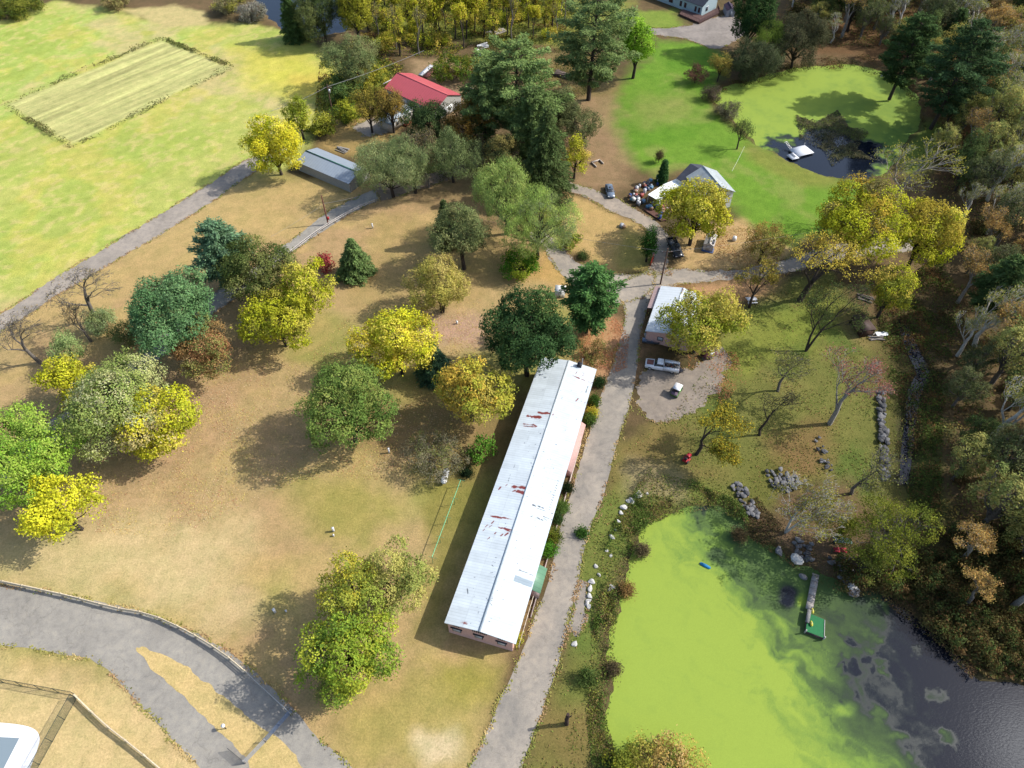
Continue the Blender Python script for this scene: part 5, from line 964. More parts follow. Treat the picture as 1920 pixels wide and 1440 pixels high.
# ------------------------------------------------------------------ vehicles
TYRE = (.025, .025, .027)
def shell(m, st, col, n=5):
    """skin through cross sections: (x, half width, z low, z high, crown inset)"""
    V = []
    for x, w, z0, z1, ins in st:
        V += [(x, -w * .94, z0), (x, -w, z0 + (z1 - z0) * .35), (x, -w * .98, z0 + (z1 - z0) * .75), (x, -w + ins, z1), (x, 0, z1 + .03), (x, w - ins, z1), (x, w * .98, z0 + (z1 - z0) * .75), (x, w, z0 + (z1 - z0) * .35), (x, w * .94, z0)]
    k = 9; i = np.arange(len(st) - 1)[:, None] * k; j = np.arange(k - 1)[None]
    m.add(V, np.stack([i + j, i + k + j, i + k + j + 1, i + j + 1], -1).reshape(-1, 4), col)
    m.add(V[:k], [tuple(range(k))], col); m.add(V[-k:], [tuple(range(k))[::-1]], col)
def wheels(t, xs, w, r=.33, rim=(.45, .46, .48)):
    for x in xs:
        for s_ in (-1, 1):
            m = MB(); m.lathe([(r * .55, -.11), (r * .93, -.11), (r, -.05), (r, .05), (r * .93, .11), (r * .55, .11)], 14, (x, s_ * (w - .1), r), TYRE, 'y'); wh = m.build('wheel', M_PLAIN, t)
            m = MB(); m.lathe([(.02, .115 * s_), (r * .55, .105 * s_), (r * .58, .07 * s_)], 12, (x, s_ * (w - .1), r), rim, 'y'); m.build('rim', M_METAL, wh)
def lights(t, x0, x1, w, z):
    for s_ in (-1, 1):
        bx('headlight', (x0, s_ * w, z), (.12, .34, .16), (.7, .7, .68), t, M_GLASS); bx('tail_light', (x1, s_ * w, z + .05), (.1, .26, .2), (.35, .02, .02), t, M_GLASS)
def car(name, label, px, head, col, cat='car'):
    t = thing(name, label, cat, P(*px), head)
    m = MB(); shell(m, [(2.3, .62, .3, .62, .12), (2.2, .82, .25, .72, .12), (1.5, .89, .22, .84, .1), (.8, .9, .2, .9, .08), (-1.2, .9, .2, .93, .08), (-1.9, .88, .24, .93, .1), (-2.3, .78, .3, .86, .12)], col); m.build('body', M_PAINT, t)
    m = MB(); shell(m, [(.95, .74, .86, .9, .1), (.25, .68, .88, 1.36, .16), (-.9, .66, .88, 1.38, .16), (-1.65, .72, .9, .96, .1)], (.025, .03, .035)); m.build('windows', M_GLASS, t)
    m = MB(); m.add([(.3, -.53, 1.39), (.3, .53, 1.39), (-.95, .51, 1.41), (-.95, -.51, 1.41), (-.3, 0, 1.45)], [(0, 1, 4), (1, 2, 4), (2, 3, 4), (3, 0, 4)], col); r_ = m.build('roof', M_PAINT, t); bx('sunroof', (-.15, 0, 1.455), (.5, .6, .02), (.02, .02, .03), r_, M_GLASS)
    wheels(t, (1.4, -1.35), .9); lights(t, 2.2, -2.27, .6, .64)
    for s_ in (-1, 1): bx('mirror', (.75, s_ * .98, .95), (.14, .18, .12), col, t, M_PAINT)
    return t
d0 = lambda a, b: math.atan2((P(*b) - P(*a))[1], (P(*b) - P(*a))[0])
car('parked_car', 'silver-blue sedan with dark sunroof parked on the driveway verge', (1143, 362), d0((1140, 346), (1147, 376)), C(128, 144, 164))
def pickup(name, label, px, head, col, service=True):
    t = thing(name, label, 'pickup truck', P(*px), head)
    m = MB(); shell(m, [(2.85, .78, .45, .85, .1), (2.75, .94, .42, 1.0, .1), (1.3, .98, .4, 1.1, .08), (.9, .98, .4, 1.12, .06), (-.35, .98, .4, 1.12, .06)], col); m.build('body', M_PAINT, t)
    m = MB(); shell(m, [(1.3, .84, 1.06, 1.12, .05), (.75, .8, 1.08, 1.66, .12), (-.2, .8, 1.08, 1.68, .12), (-.32, .82, 1.08, 1.5, .1)], (.02, .022, .026)); m.build('windows', M_GLASS, t)
    m = MB(); shell(m, [(.8, .7, 1.66, 1.72, .06), (-.25, .7, 1.66, 1.74, .06)], col); m.build('roof', M_PAINT, t)
    m = MB(); m.box((-1.75, 0, .62), (2.75, 1.5, .12), 0, (.12, .12, .12)); m.box((-3.1, 0, .85), (.08, 1.9, .5), 0, col)
    for s_ in (-1, 1): m.box((-1.75, s_ * (.82 if service else .93), .88), (2.7, .4 if service else .1, .75 if service else .5), 0, col)
    m.box((-.42, 0, .9), (.08, 1.5, .6), 0, col); bed = m.build('cargo_bed', M_PAINT, t)
    if service:
        rr = random.Random(4); m = MB()
        for k in range(16): m.box((rr.uniform(-2.9, -.7), rr.uniform(-.5, .5), rr.uniform(.75, 1.1)), (rr.uniform(.2, .9), rr.uniform(.1, .35), rr.uniform(.08, .3)), rr.uniform(0, 3), rr.choice([(.2, .13, .08), (.12, .1, .09), (.3, .28, .25), (.25, .08, .06)]))
        m.build('load', M_WOOD, bed)
        m = MB(); m.tube([(-.5, -.9, 1.45), (-3.0, -.9, 1.35)], .04, 5, True, (.5, .5, .5)); m.build('rack_bar', M_METAL, bed)
        m = MB(); m.add([(2.6, -.6, 1.075), (2.6, .6, 1.075), (1.4, .6, 1.145), (1.4, -.6, 1.145)], [(0, 1, 2, 3)], C(140, 90, 80)); m.build('rusted_bonnet_patch', M_PLAIN, t)
    wheels(t, (1.95, -1.95), 1.0, .39); lights(t, 2.78, -3.12, .72, .82)
    return t
pickup('pickup_truck', 'white utility pickup with a loaded bed parked before the garage', (1239, 690), d0((1262, 692), (1214, 684)), (.6, .61, .62))
pickup('pickup_truck', 'black pickup with an open bed under the yellow maple', (1265, 470), d0((1259, 456), (1270, 478)), (.02, .022, .026), False)
def buggy():
    t = thing('utility_cart', 'small white and green utility cart parked on the gravel', 'cart', P(1268, 736), d0((1264, 740), (1273, 726)))
    m = MB(); shell(m, [(1.4, .5, .35, .6, .08), (.9, .62, .3, .8, .08), (.3, .64, .3, .6, .05), (-1.3, .64, .3, .72, .05)], C(90, 150, 60)); m.build('body', M_PAINT, t)
    bx('roof', (-.1, 0, 1.72), (1.5, 1.3, .07), (.62, .62, .62), t)
    for x in (.6, -.8):
        for y in (-.58, .58): bx('roof_post', (x, y, 1.2), (.06, .06, 1.0), DARK, t)
    s_ = bx('seat', (-.2, 0, .75), (.5, 1.1, .16), (.05, .04, .05), t); bx('seat_back', (-.5, 0, 1.05), (.12, 1.1, .5), (.05, .04, .05), s_)
    bx('cargo_box', (-1.1, 0, .85), (.7, 1.1, .3), (.1, .07, .1), t); wheels(t, (.95, -.95), .66, .28)
buggy()
def mower():
    t = thing('riding_mower', 'red riding mower under the low yellow-leaved tree', 'mower', P(1287, 862), .9)
    m = MB(); shell(m, [(.95, .28, .35, .75, .06), (.8, .34, .3, .86, .06), (.15, .34, .3, .9, .06)], C(196, 50, 60)); m.build('hood', M_PAINT, t)
    bx('mower_deck', (-.05, 0, .22), (.9, 1.1, .16), C(180, 46, 56), t); m = MB(); shell(m, [(-.1, .34, .3, .5, .04), (-.85, .42, .35, .72, .08)], C(190, 50, 58)); m.build('rear_fender', M_PAINT, t)
    s_ = bx('seat', (-.45, 0, .82), (.42, .45, .12), DARK, t); bx('seat_back', (-.64, 0, 1.05), (.1, .42, .4), DARK, s_)
    m = MB(); a = np.linspace(0, 6.283, 13); m.tube(np.stack([-.02 + .12 * np.cos(a), .18 * np.sin(a), 1.02 + .08 * np.cos(a)], 1), .02, 5, False, DARK); m.tube([(.12, 0, .85), (0, 0, 1.02)], .02, 5, True, DARK); m.build('steering_wheel', M_PLAIN, t)
    wheels(t, (.65,), .45, .2); wheels(t, (-.55,), .55, .28)
mower()
t = thing('flat_trailer', 'low maroon trailer with a white panel poking out under the garage tree', 'trailer', P(1328, 668), .5); bx('trailer_bed', (0, 0, .55), (2.6, 1.5, .18), C(92, 44, 52), t); bx('side_rail', (0, .72, .8), (2.6, .08, .35), C(86, 40, 48), t); bx('white_panel', (.5, 0, .75), (.9, .8, .2), (.6, .6, .6), t); wheels(t, (-.2,), .85, .3)
t = thing('small_boat', 'blue-grey aluminium boat stored against the pink garage wall', 'boat', P(1220, 643), d0((1211, 640), (1231, 643)))
m = MB(); V = []
for x, w in ((-1.6, .55), (-.5, .62), (.7, .5), (1.35, .25), (1.6, .03)): V += [(x, -w, .55), (x, -w * .6, .12), (x, w * .6, .12), (x, w, .55)]
i = np.arange(4)[:, None] * 4; j = np.arange(3)[None]; F = np.stack([i + j, i + 4 + j, i + 5 + j, i + j + 1], -1).reshape(-1, 4); m.add(V, F, C(170, 186, 206)); m.add(np.array(V) * [.97, .9, 1] + [0, 0, .03], F[:, ::-1], C(140, 156, 176)); m.add(V[:4], [(0, 1, 2, 3)], C(160, 176, 196)); m.build('hull', M_METAL, t)
for x in (-.9, .2): bx('bench', (x, 0, .45), (.25, 1.0, .05), C(150, 160, 176), t)

# ------------------------------------------------------------------ fences, poles, wires
def fence(name, label, px, gap, h, rails, col, post=.14, rail=.07, mat=None, cat='fence', skip=()):
    p = PP(smoothline(px, 5) if len(px) > 2 else px); s_ = np.append(0, np.cumsum(np.linalg.norm(np.diff(p, axis=0), axis=1))); n = max(1, round(s_[-1] / gap))
    q = np.stack([np.interp(np.linspace(0, s_[-1], n + 1), s_, p[:, k]) for k in (0, 1)], 1); t = thing(name, label, cat, (*q[0], 0)); r = q - q[0]
    rr = random.Random(int(p[0, 0] * 10)); first = None
    for a, b in r:
        if first is None:
            m = MB(); m.box((0, 0, h / 2 + .04), (post, post, h + .12), .3, np.array(col) * .9, .92); first = m.build('post', mat or M_WOOD, t, loc=(a, b, 0))
        else: o = first.copy(); COL.objects.link(o); o.location = (a, b, 0); o.rotation_euler = (rr.uniform(-.02, .02), rr.uniform(-.02, .02), rr.uniform(0, .4))
    for k in range(rails):
        z = h * (.96 - k * .8 / max(rails, 1)) if rails > 1 else h * .95; m = MB()
        for i in range(n): m.tube([(*r[i], z + rr.uniform(-.03, .03)), (*r[i + 1], z + rr.uniform(-.03, .03))], rail, 5, True, np.array(col) * rr.uniform(.85, 1.15))
        m.build('rail', mat or M_WOOD, t)
    return t
RAILW = C(220, 202, 170, 1.45)
fence('rail_fence', 'weathered split-rail fence curving above the grey road, left half', [(-60, 1083), (0, 1093), (130, 1121), (215, 1143), (290, 1158), (370, 1196), (430, 1235), (462, 1262)], 3.0, 1.1, 3, RAILW, .2, .085)
fence('rail_fence', 'pale thin rail fence running down to the metal gate', [(462, 1262), (505, 1302), (548, 1342)], 3.4, 1.1, 2, C(226, 222, 216), .1, .05, M_METAL)
fence('rail_fence', 'split-rail fence below the dark mesh fence at bottom left', [(146, 1308), (200, 1360), (260, 1407), (345, 1478)], 3.0, 1.1, 3, RAILW, .2, .085)
fence('rail_fence', 'white two-rail guard fence along the lower road', [(704, 381), (665, 397), (612, 428), (578, 452), (540, 482)], 3.4, 1.0, 2, C(226, 218, 210), .14, .08)
fence('rail_fence', 'short white rail fence piece below the spreading yellow tree', [(480, 604), (452, 612)], 2.6, 1.0, 2, C(210, 206, 200), .12, .08)
def link_fence(label, a, b, h=1.9):
    pa, pb = P(*a)[:2], P(*b)[:2]; L_ = np.linalg.norm(pb - pa); t = thing('mesh_fence', label, 'fence', (*pa, 0), math.atan2(*(pb - pa)[::-1])); n = max(2, round(L_ / 2.6))
    for k in range(n + 1):
        m = MB(); m.tube([(L_ * k / n, 0, -.05), (L_ * k / n, 0, h + .05)], .04, 6, True, (.03, .04, .03)); m.build('post', M_PLAIN, t)
    m = MB(); m.tube([(0, 0, h), (L_, 0, h)], .035, 5, True, (.03, .04, .03)); m.tube([(0, 0, .08), (L_, 0, .08)], .025, 5, True, (.03, .04, .03)); m.build('rail', M_PLAIN, t)
    m = MB(); k = 4.2; m.add([(0, .012, .08), (L_, .012, .08), (L_, .012, h), (0, .012, h)], [(0, 1, 2, 3)], [(0, 0, 0), (L_ * k, 0, 0), (L_ * k, h * k, 0), (0, h * k, 0)]); m.build('wire_mesh', M_LINK, t)
link_fence('dark wire mesh fence along the road side of the pool yard', (-60, 1268), (146, 1306)); link_fence('dark wire mesh fence running down beside the pool deck', (144, 1310), (50, 1478))
def gate(label, a, b, col, h=1.25, bars=5):
    pa, pb = P(*a)[:2], P(*b)[:2]; L_ = np.linalg.norm(pb - pa); t = thing('metal_gate', label, 'gate', (*pa, 0), math.atan2(*(pb - pa)[::-1])); m = MB()
    for k in range(bars): z = .2 + (h - .2) * k / (bars - 1); m.tube([(0, 0, z), (L_, 0, z)], .035, 5, True, col)
    for x in (0, L_ / 2, L_): m.tube([(x, 0, .2), (x, 0, h)], .035, 5, True, col)
    m.build('tube_frame', M_METAL, t); bx('gate_post', (0, 0, .7), (.14, .14, 1.4), C(150, 150, 150), t)
gate('blue-grey tube gate standing across the grey road', (549, 1334), (500, 1390), C(140, 160, 190)); gate('white tube gate next to the blue-grey one', (499, 1391), (462, 1430), C(226, 226, 226)); gate('dark tube gate swung open beside the lower lane', (460, 1431), (432, 1408), C(90, 92, 96))
def pole(label, px, h, arm=True, tf=False, col=C(120, 92, 78), box=False):
    t = thing('utility_pole', label, 'utility pole', P(*px)); m = MB(); m.tube([(0, 0, -.1), (0, 0, h)], [.17, .11], 8, True, col); m.build('pole_shaft', M_WOOD, t)
    if arm:
        bx('crossarm', (0, .12, h - .9), (2.0, .1, .12), col, t, M_WOOD)
        for x in (-.85, .85): m = MB(); m.lathe([(.01, .12), (.05, .1), (.05, .02), (.02, 0)], 8, (x, .12, h - .84), (.5, .5, .5)); m.build('insulator', M_PLAIN, t)
    if tf: m = MB(); m.lathe([(.02, .95), (.24, .9), (.24, .05), (.02, 0)], 10, (.3, 0, h - 2.2), (.5, .5, .52)); m.build('transformer', M_METAL, t)
    if box: bx('red_box', (.3, -.05, 1.7), (.4, .3, .6), C(206, 60, 56), t)
    return t
pole('tall brown utility pole at the road junction by the garage', (1238, 533), 9.0); pole('reddish utility pole with a red box beside the guard fence', (615.6, 421), 7.4, False, col=C(150, 96, 84), box=True); pole('utility pole with a grey transformer near the red-roofed house', (626, 222), 9.0, True, True)
def wire(label, a, za, b, zb, r=.02, sag=.5, name='power_line', col=C(160, 160, 160)):
    pa, pb = P(*a, 0) * [1, 1, 0] + [0, 0, za], P(*b, 0) * [1, 1, 0] + [0, 0, zb]; t = np.linspace(0, 1, 17)[:, None]; p = pa * (1 - t) + pb * t; p[:, 2] -= sag * 4 * (t * (1 - t))[:, 0]
    m = MB(); m.tube(p, r, 4, False, col); o = m.build(name, M_PLAIN); o['label'] = label; o['category'] = 'wire'
wire('overhead wire from junction pole to the left over the dry lawn', (1238, 533), 8.2, (880, 462), 7.5); wire('overhead wire from junction pole to the right along the road', (1238, 533), 8.2, (1560, 490), 9)
wire('overhead wire from red-box pole past the shed to the transformer pole', (615.6, 421), 5.4, (690, 395), 4.2, .025, .2); wire('overhead wire from red-box pole running down left of the road', (615.6, 421), 5.2, (520, 480), 5.0, .02, .2)
wire('overhead cable from transformer pole over the red roof yard', (626, 222), 8.4, (800, 150), 8.0, .05, .4); wire('overhead cable from transformer pole down toward the pasture', (626, 222), 8.4, (520, 262), 7.4, .04, .4)
wire('clothes wire from the weeping tree to the white house', (1390, 296), 3.0, (1366, 345), 3.4, .025, .2, 'clothes_wire', (.5, .5, .45))
# green clothes rail
ra, rb = P(865, 912)[:2], P(812, 1056)[:2]; L_ = np.linalg.norm(rb - ra); t = thing('clothes_rail', 'long pale green rail on T-posts beside the white roof', 'clothes rail', (*ra, 0), math.atan2(*(rb - ra)[::-1])); GRC = C(120, 200, 150)
m = MB(); m.tube([(0, 0, 1.9), (L_, 0, 1.9)], .055, 6, True, GRC); m.build('top_rail', M_METAL, t)
for k in range(5):
    x = L_ * k / 4; m = MB(); m.tube([(x, 0, -.05), (x, 0, 1.9)], .04, 6, True, GRC); m.build('post', M_METAL, t); m = MB(); m.tube([(x, -.5, 1.86), (x, .7, 1.86)], .03, 5, True, GRC); m.build('crossarm', M_METAL, t)
# gas tank
t = thing('gas_tank', 'white horizontal gas tank lying on the lawn by the grey bush', 'gas tank', P(835, 897), d0((838, 880), (832, 905)))
a = np.linspace(0, math.pi, 13); m = MB(); x = np.concatenate([-.9 - .5 * np.sin(np.linspace(0, math.pi / 2, 6))[::-1], .9 + .5 * np.sin(np.linspace(0, math.pi / 2, 6))]); r = np.concatenate([.5 * np.cos(np.linspace(0, math.pi / 2, 6))[::-1], .5 * np.cos(np.linspace(0, math.pi / 2, 6))])
m.lathe(np.stack([np.maximum(r, .01), x], 1), 18, (0, 0, .72), (.55, .55, .53), 'x'); m.build('tank_shell', M_PLAIN, t, True)
for x in (-.7, .7): bx('saddle', (x, 0, .14), (.15, .7, .3), (.35, .35, .35), t)
m = MB(); m.lathe([(.01, .2), (.14, .16), (.14, 0)], 10, (0, 0, 1.2), (.5, .5, .5)); m.build('valve_dome', M_PLAIN, t)
# markers and lamps on the lawn
def ped(label, px, h=.9, w=.3, col=(.55, .55, .55), cat='utility box', name='utility_pedestal'):
    t = thing(name, label, cat, P(*px), random.Random(px[0]).uniform(0, 1)); bx('cabinet', (0, 0, h / 2), (w, w, h), col, t); bx('lid', (0, 0, h + .04), (w * 1.2, w * 1.2, .09), np.array(col) * .9, t)
ped('white utility box left of the yellow-green trio, further from the road', (626, 996)); ped('white utility box in the shade left of the trio', (516, 1148)); ped('white utility post below the lone green maple', (730, 849), 1.1, .25); ped('white utility post below the guard fence', (699, 428), 1.1, .25); ped('small white cap beside the box left of the trio', (537, 1147), .35, .2); ped('small white cap by the further utility box', (626, 1005), .35, .2); ped('small white marker on the pinkish leaves under the vase-shaped tree', (857, 607), .6, .25)
t = thing('garden_lamp', 'grey garden lamp on the lawn near the open gate', 'lamp', P(424, 1366)); m = MB(); m.tube([(0, 0, 0), (0, 0, 1.0)], .06, 6, True, DARK); m.build('lamp_post', M_PLAIN, t); m = MB(); m.lathe([(.01, .42), (.24, .36), (.2, .05), (.05, 0)], 10, (0, 0, 1.0), (.55, .56, .56)); m.build('lamp_head', M_PLAIN, t)
t = thing('tree_stub', 'dead dark trunk stub on the verge by the green pond', 'tree stub', P(1061.7, 1357)); m = MB(); rr = np.random.RandomState(3); z = np.linspace(-.1, 4.1, 8); m.tube(np.stack([rr.normal(size=8) * .04, rr.normal(size=8) * .04, z], 1), np.linspace(.30, .2, 8), 9, True, C(92, 76, 70)); m.build('stub_trunk', M_BARK, t); m = MB(); m.tube([(.1, .05, 2.4), (.5, .2, 2.9)], [.09, .05], 6, True, C(92, 76, 70)); m.build('broken_branch', M_BARK, t)
t = thing('planter_box', 'empty white timber frame lying on the brown ground', 'planter', P(1121, 308), .5)
for c_, s_ in (((0, 1.1, .2), (2.4, .2, .4)), ((-1.1, 0, .2), (.2, 2.0, .4)), ((1.1, .2, .2), (.2, 1.6, .4))): bx('timber', c_, s_, C(220, 206, 192), t, M_WOOD)
t = thing('red_board', 'red board leaning at the driveway mouth below the cedar', 'board', P(1222, 492), d0((1218, 497), (1226, 478))); bx('panel', (0, 0, .75), (2.4, .08, 1.4), C(226, 74, 52), t)
for x in (-1, 1): bx('leg', (x, 0, .4), (.1, .16, .8), C(170, 60, 46), t)
t = thing('picnic_table', 'white picnic table beside the dark-trunked thin tree', 'picnic table', P(1408, 566), d0((1402, 566), (1416, 565))); bx('tabletop', (0, 0, .74), (1.9, .75, .06), (.6, .6, .6), t)
for y in (-.72, .72): bx('bench', (0, y, .44), (1.9, .28, .05), (.6, .6, .6), t)
for x in (-.7, .7):
    m = MB()
    for s_ in (-1, 1): m.tube([(x, s_ * .75, 0), (x, s_ * .2, .72)], .045, 4, True, (.5, .5, .5))
    m.tube([(x, -.85, .41), (x, .85, .41)], .04, 4, True, (.5, .5, .5)); m.build('leg_frame', M_WOOD, t)
t = thing('white_drum', 'white round drum on the dry lawn right of the cream shed', 'drum', P(1376, 451)); m = MB(); m.lathe([(.02, 1.0), (.42, .95), (.45, .6), (.45, .4), (.42, .05), (.02, 0)], 14, (0, 0, 0), (.58, .57, .56)); m.build('drum_body', M_PLAIN, t, True); m = MB(); m.lathe([(.01, 1.07), (.14, 1.06), (.14, .98)], 10, (0, 0, 0), (.4, .4, .4)); m.build('drum_lid', M_PLAIN, t)
# docks, float, swing seat
def dock():
    a, b = P(1530, 1076, .15)[:2], P(1517, 1143, .15)[:2]; L_ = np.linalg.norm(b - a); t = thing('dock', 'grey plank jetty with a green carpeted platform on the pond', 'dock', (*a, 0), math.atan2(*(b - a)[::-1])); n = 5
    for k in range(n): bx('walkway_section', (L_ * (k + .5) / n, 0, .12), (L_ / n - .04, .95, .12), np.array(C(178, 172, 166)) * (1 + .1 * ((k * 7) % 3 - 1)), t, M_WOOD)
    q = PP([(1514, 1148), (1546, 1161), (1545, 1197), (1510, 1184)], .15); ca, sa = math.cos(-t.rotation_euler.z), math.sin(-t.rotation_euler.z); q = (q - a) @ np.array([[ca, sa], [-sa, ca]])
    m = MB(); m.add([(*p, .18) for p in q] + [(*p, -.4) for p in q], [(3, 2, 1, 0), (0, 1, 5, 4), (1, 2, 6, 5), (2, 3, 7, 6), (3, 0, 4, 7)], C(90, 80, 74)); m.build('platform', M_WOOD, t)
    c_ = q.mean(0); k = c_ + (q - c_) * .96; m = MB(); m.add([(*p, .192) for p in k], [(3, 2, 1, 0)], C(6, 128, 66)); m.build('green_carpet', M_PLAIN, t)
    for p in (q[2], q[3]): bx('corner_post', (*p, .2), (.16, .16, 1.0), (.35, .33, .3), t, M_WOOD)
    e, f = q[1] + (q[2] - q[1]) * .05, q[1] + (q[2] - q[1]) * .98; m = MB(); m.tube([(*e, .24), (*f, .24)], .05, 4, True, (.4, .38, .35)); m.build('edge_rail', M_WOOD, t)
    return a, t
dock()
t = thing('paddle_boat', 'narrow grey ladder-like bench lying on the left side of the green platform', 'bench', P(1515, 1156, .2) * [1, 1, 0] + [0, 0, .2], d0((1517, 1143), (1513, 1165))); bx('plank', (0, 0, .2), (2.0, .5, .06), C(150, 150, 146), t, M_WOOD)
for x in (-.85, .85): bx('leg', (x, 0, .09), (.1, .5, .18), C(190, 190, 186), t)
t.name = 'low_bench'
for lab, px in (('yellow paddle float at the shore end of the green platform', (1523, 1146)), ('yellow paddle float in the middle of the green platform', (1521, 1170))):
    t = thing('yellow_float', lab, 'float', P(*px, .2), 1.4); m = MB(); m.lathe([(.02, -.4), (.16, -.28), (.2, 0), (.14, .25), (.03, .42)], 10, (0, 0, .14), C(230, 220, 70), 'x'); m.build('float_body', M_PLAIN, t); bx('grip', (0, 0, .32), (.25, .06, .06), C(240, 240, 200), t)
t = thing('swim_float', 'bright blue float adrift on the duckweed', 'float', P(1322, 1061, WZ), 2.6); m = MB(); m.lathe([(.02, -.85), (.22, -.7), (.26, 0), (.22, .7), (.02, .85)], 12, (0, 0, .06), C(20, 140, 200), 'x'); m.build('float_body', M_PLAIN, t, True); bx('grip', (.3, 0, .3), (.5, .07, .07), C(20, 110, 170), t)
def dock2():
    t = thing('raft_dock', 'pale grey raft dock with a ladder moored at the upper pond', 'dock', P(1494, 288, WZ) * [1, 1, 0] + [0, 0, WZ], d0((1475, 296), (1520, 284))); G = (.5, .52, .55)
    bx('raft_floor', (1.2, 0, .42), (4.6, 3.6, .14), G, t, M_WOOD); bx('side_floor', (-2.2, -1.2, .42), (2.0, 2.2, .14), np.array(G) * .95, t, M_WOOD)
    for x in (-.6, 3): bx('pontoon', (x, 0, .15), (1.0, 3.4, .4), (.12, .12, .13), t)
    m = MB()
    for s_ in (-.35, .35): m.tube([(-.6 + s_, 1.8, .5), (-.6 + s_, 4.0, 1.1)], .05, 4, True, (.5, .5, .5))
    for k in range(6): m.tube([(-.95, 1.9 + k * .4, .53 + k * .11), (-.25, 1.9 + k * .4, .53 + k * .11)], .05, 4, True, (.5, .5, .5))
    m.build('ladder', M_METAL, t); bx('bench', (-1.8, -1.0, .75), (.5, 1.6, .08), (.5, .5, .52), t)
    for x in (-.9, 3.3): bx('mooring_post', (x, 1.7, .5), (.12, .12, 1.4), (.3, .3, .3), t)
dock2()
t = thing('swing_seat', 'canopied garden swing with two red cushions by the pond', 'swing seat', P(1572, 1030), -.1)
for s_ in (-1, 1):
    m = MB()
    for y in (-.7, .7): m.tube([(s_ * 1.15, y, 0), (s_ * 1.1, 0, 1.95)], .04, 6, True, C(90, 120, 110))
    m.build('side_frame', M_METAL, t)
m = MB(); m.add([(-1.3, .9, 1.85), (0, .9, 1.95), (1.3, .9, 1.85), (-1.3, -.1, 2.1), (0, -.1, 2.2), (1.3, -.1, 2.1)], [(0, 1, 4, 3), (1, 2, 5, 4)], C(110, 136, 130)); m.add([(-1.3, .9, 1.8), (0, .9, 1.9), (1.3, .9, 1.8), (-1.3, -.1, 2.05), (0, -.1, 2.15), (1.3, -.1, 2.05)], [(3, 4, 1, 0), (4, 5, 2, 1)], C(100, 126, 120)); m.build('canopy', M_PLAIN, t)
for x in (-.5, .5):
    bx('cushion', (x, -.35, .5), (.85, .75, .16), C(190, 48, 66), t)
# ------------------------------------------------------------------ stones
def stone_mesh(seed):
    rng = np.random.RandomState(seed); import bmesh
    bm = bmesh.new(); bmesh.ops.create_icosphere(bm, subdivisions=2, radius=1)
    for v in bm.verts:
        n = .22 * math.sin(v.co.x * 3.1 + seed) * math.cos(v.co.y * 2.7 - seed) + rng.normal() * .05; v.co *= 1 + n; v.co.x *= 1.15; v.co.z = max(v.co.z * .7, -.35)
    me = bpy.data.meshes.new('stone'); bm.to_mesh(me); bm.free(); return me
def stone_mat(nm, base):
    m_, N, L = newmat(nm); n = noise_n(N, L, 1.7, 8, objc(N), .7); return finish(m_, N, L, ramp(N, L, n, [(.3, tuple(np.array(base) * .55)), (.7, base)]), .9, bump=n, bstr=.5)
ST = {}
for nm, c_ in (('white', (.46, .45, .42)), ('grey', (.15, .148, .15)), ('dark', (.07, .07, .072))):  # grey and dark tones lowered, with the shade on piles and wall included
    mt = stone_mat(nm + '_stone', c_); ST[nm] = []
    for k in range(4): me = stone_mesh(k + len(nm)); me.materials.append(mt); ST[nm].append(me)
rk = random.Random(17)
def stone(px, r, kind, label, group=None, z=0.0, name='stone', xy=None):
    o = bpy.data.objects.new(name, rk.choice(ST[kind])); COL.objects.link(o); p = P(*px) if xy is None else (*xy, 0); o.location = (p[0], p[1], z + r * .3); o.scale = (r * rk.uniform(.9, 1.25), r * rk.uniform(.8, 1.1), r * rk.uniform(.7, 1.0)); o.rotation_euler = (rk.uniform(-.2, .2), rk.uniform(-.2, .2), rk.uniform(0, 6.28)); o['label'] = label; o['category'] = 'stone'
    if group: o['group'] = group
WS = 'white stone in the row along the bank between road and green pond'; WG = 'white stones along the bank'
for u, v, r in ((1197, 929, .5), (1185, 940, .46), (1178, 940, .36), (1169, 952, .48), (1164, 962, .3), (1159, 978, .3), (1147, 1007, .36), (1154, 994, .2), (1213, 926, .22), (1190, 932, .18), (1138, 1033, .22), (1145, 1042, .22), (1117, 1062, .3), (1123, 1078, .25), (1109, 1091, .4), (1106, 1104, .4), (1105, 1118, .36), (1103, 1127, .3), (1101, 1132, .34), (1104, 1138, .3), (1147, 1101, .38), (1142, 1107, .28), (1077, 1208, .35)): stone((u, v), r, 'white', WS, WG)
def pile(poly, n, kind, rr_, label, group, lift=.3):
    p = PP(poly); lo, hi = p.min(0), p.max(0); k = 0; c_ = p.mean(0)
    while k < n:
        x, y = rk.uniform(lo[0], hi[0]), rk.uniform(lo[1], hi[1])
        if inside(x, y, p): stone(None, rk.uniform(*rr_), rk.choice(kind), label, group, rk.uniform(0, lift), xy=(x, y)); k += 1
pile([(1436, 885), (1456, 880), (1490, 895), (1500, 915), (1480, 925), (1448, 912)], 46, ['grey', 'grey', 'dark', 'grey', 'grey'], (.2, .42), 'stone in the mixed pile under the pale bare tree', 'stone pile under the bare tree', .5)
pile([(1372, 905), (1392, 908), (1412, 940), (1425, 975), (1408, 975), (1388, 940), (1372, 925)], 44, ['grey', 'grey', 'dark'], (.2, .42), 'stone in the grey heap at the top corner of the green pond', 'stone heap at the pond corner')
pile([(1490, 1010), (1520, 1015), (1525, 1050), (1500, 1055), (1485, 1040)], 24, ['grey', 'grey', 'dark'], (.22, .45), 'stone in the bank left of the jetty', 'stones left of the jetty')
pile([(1555, 1045), (1600, 1050), (1615, 1090), (1608, 1112), (1580, 1090), (1552, 1062)], 44, ['grey', 'grey', 'dark'], (.2, .42), 'stone in the spread between jetty and yellow-green tree', 'stones right of the jetty')
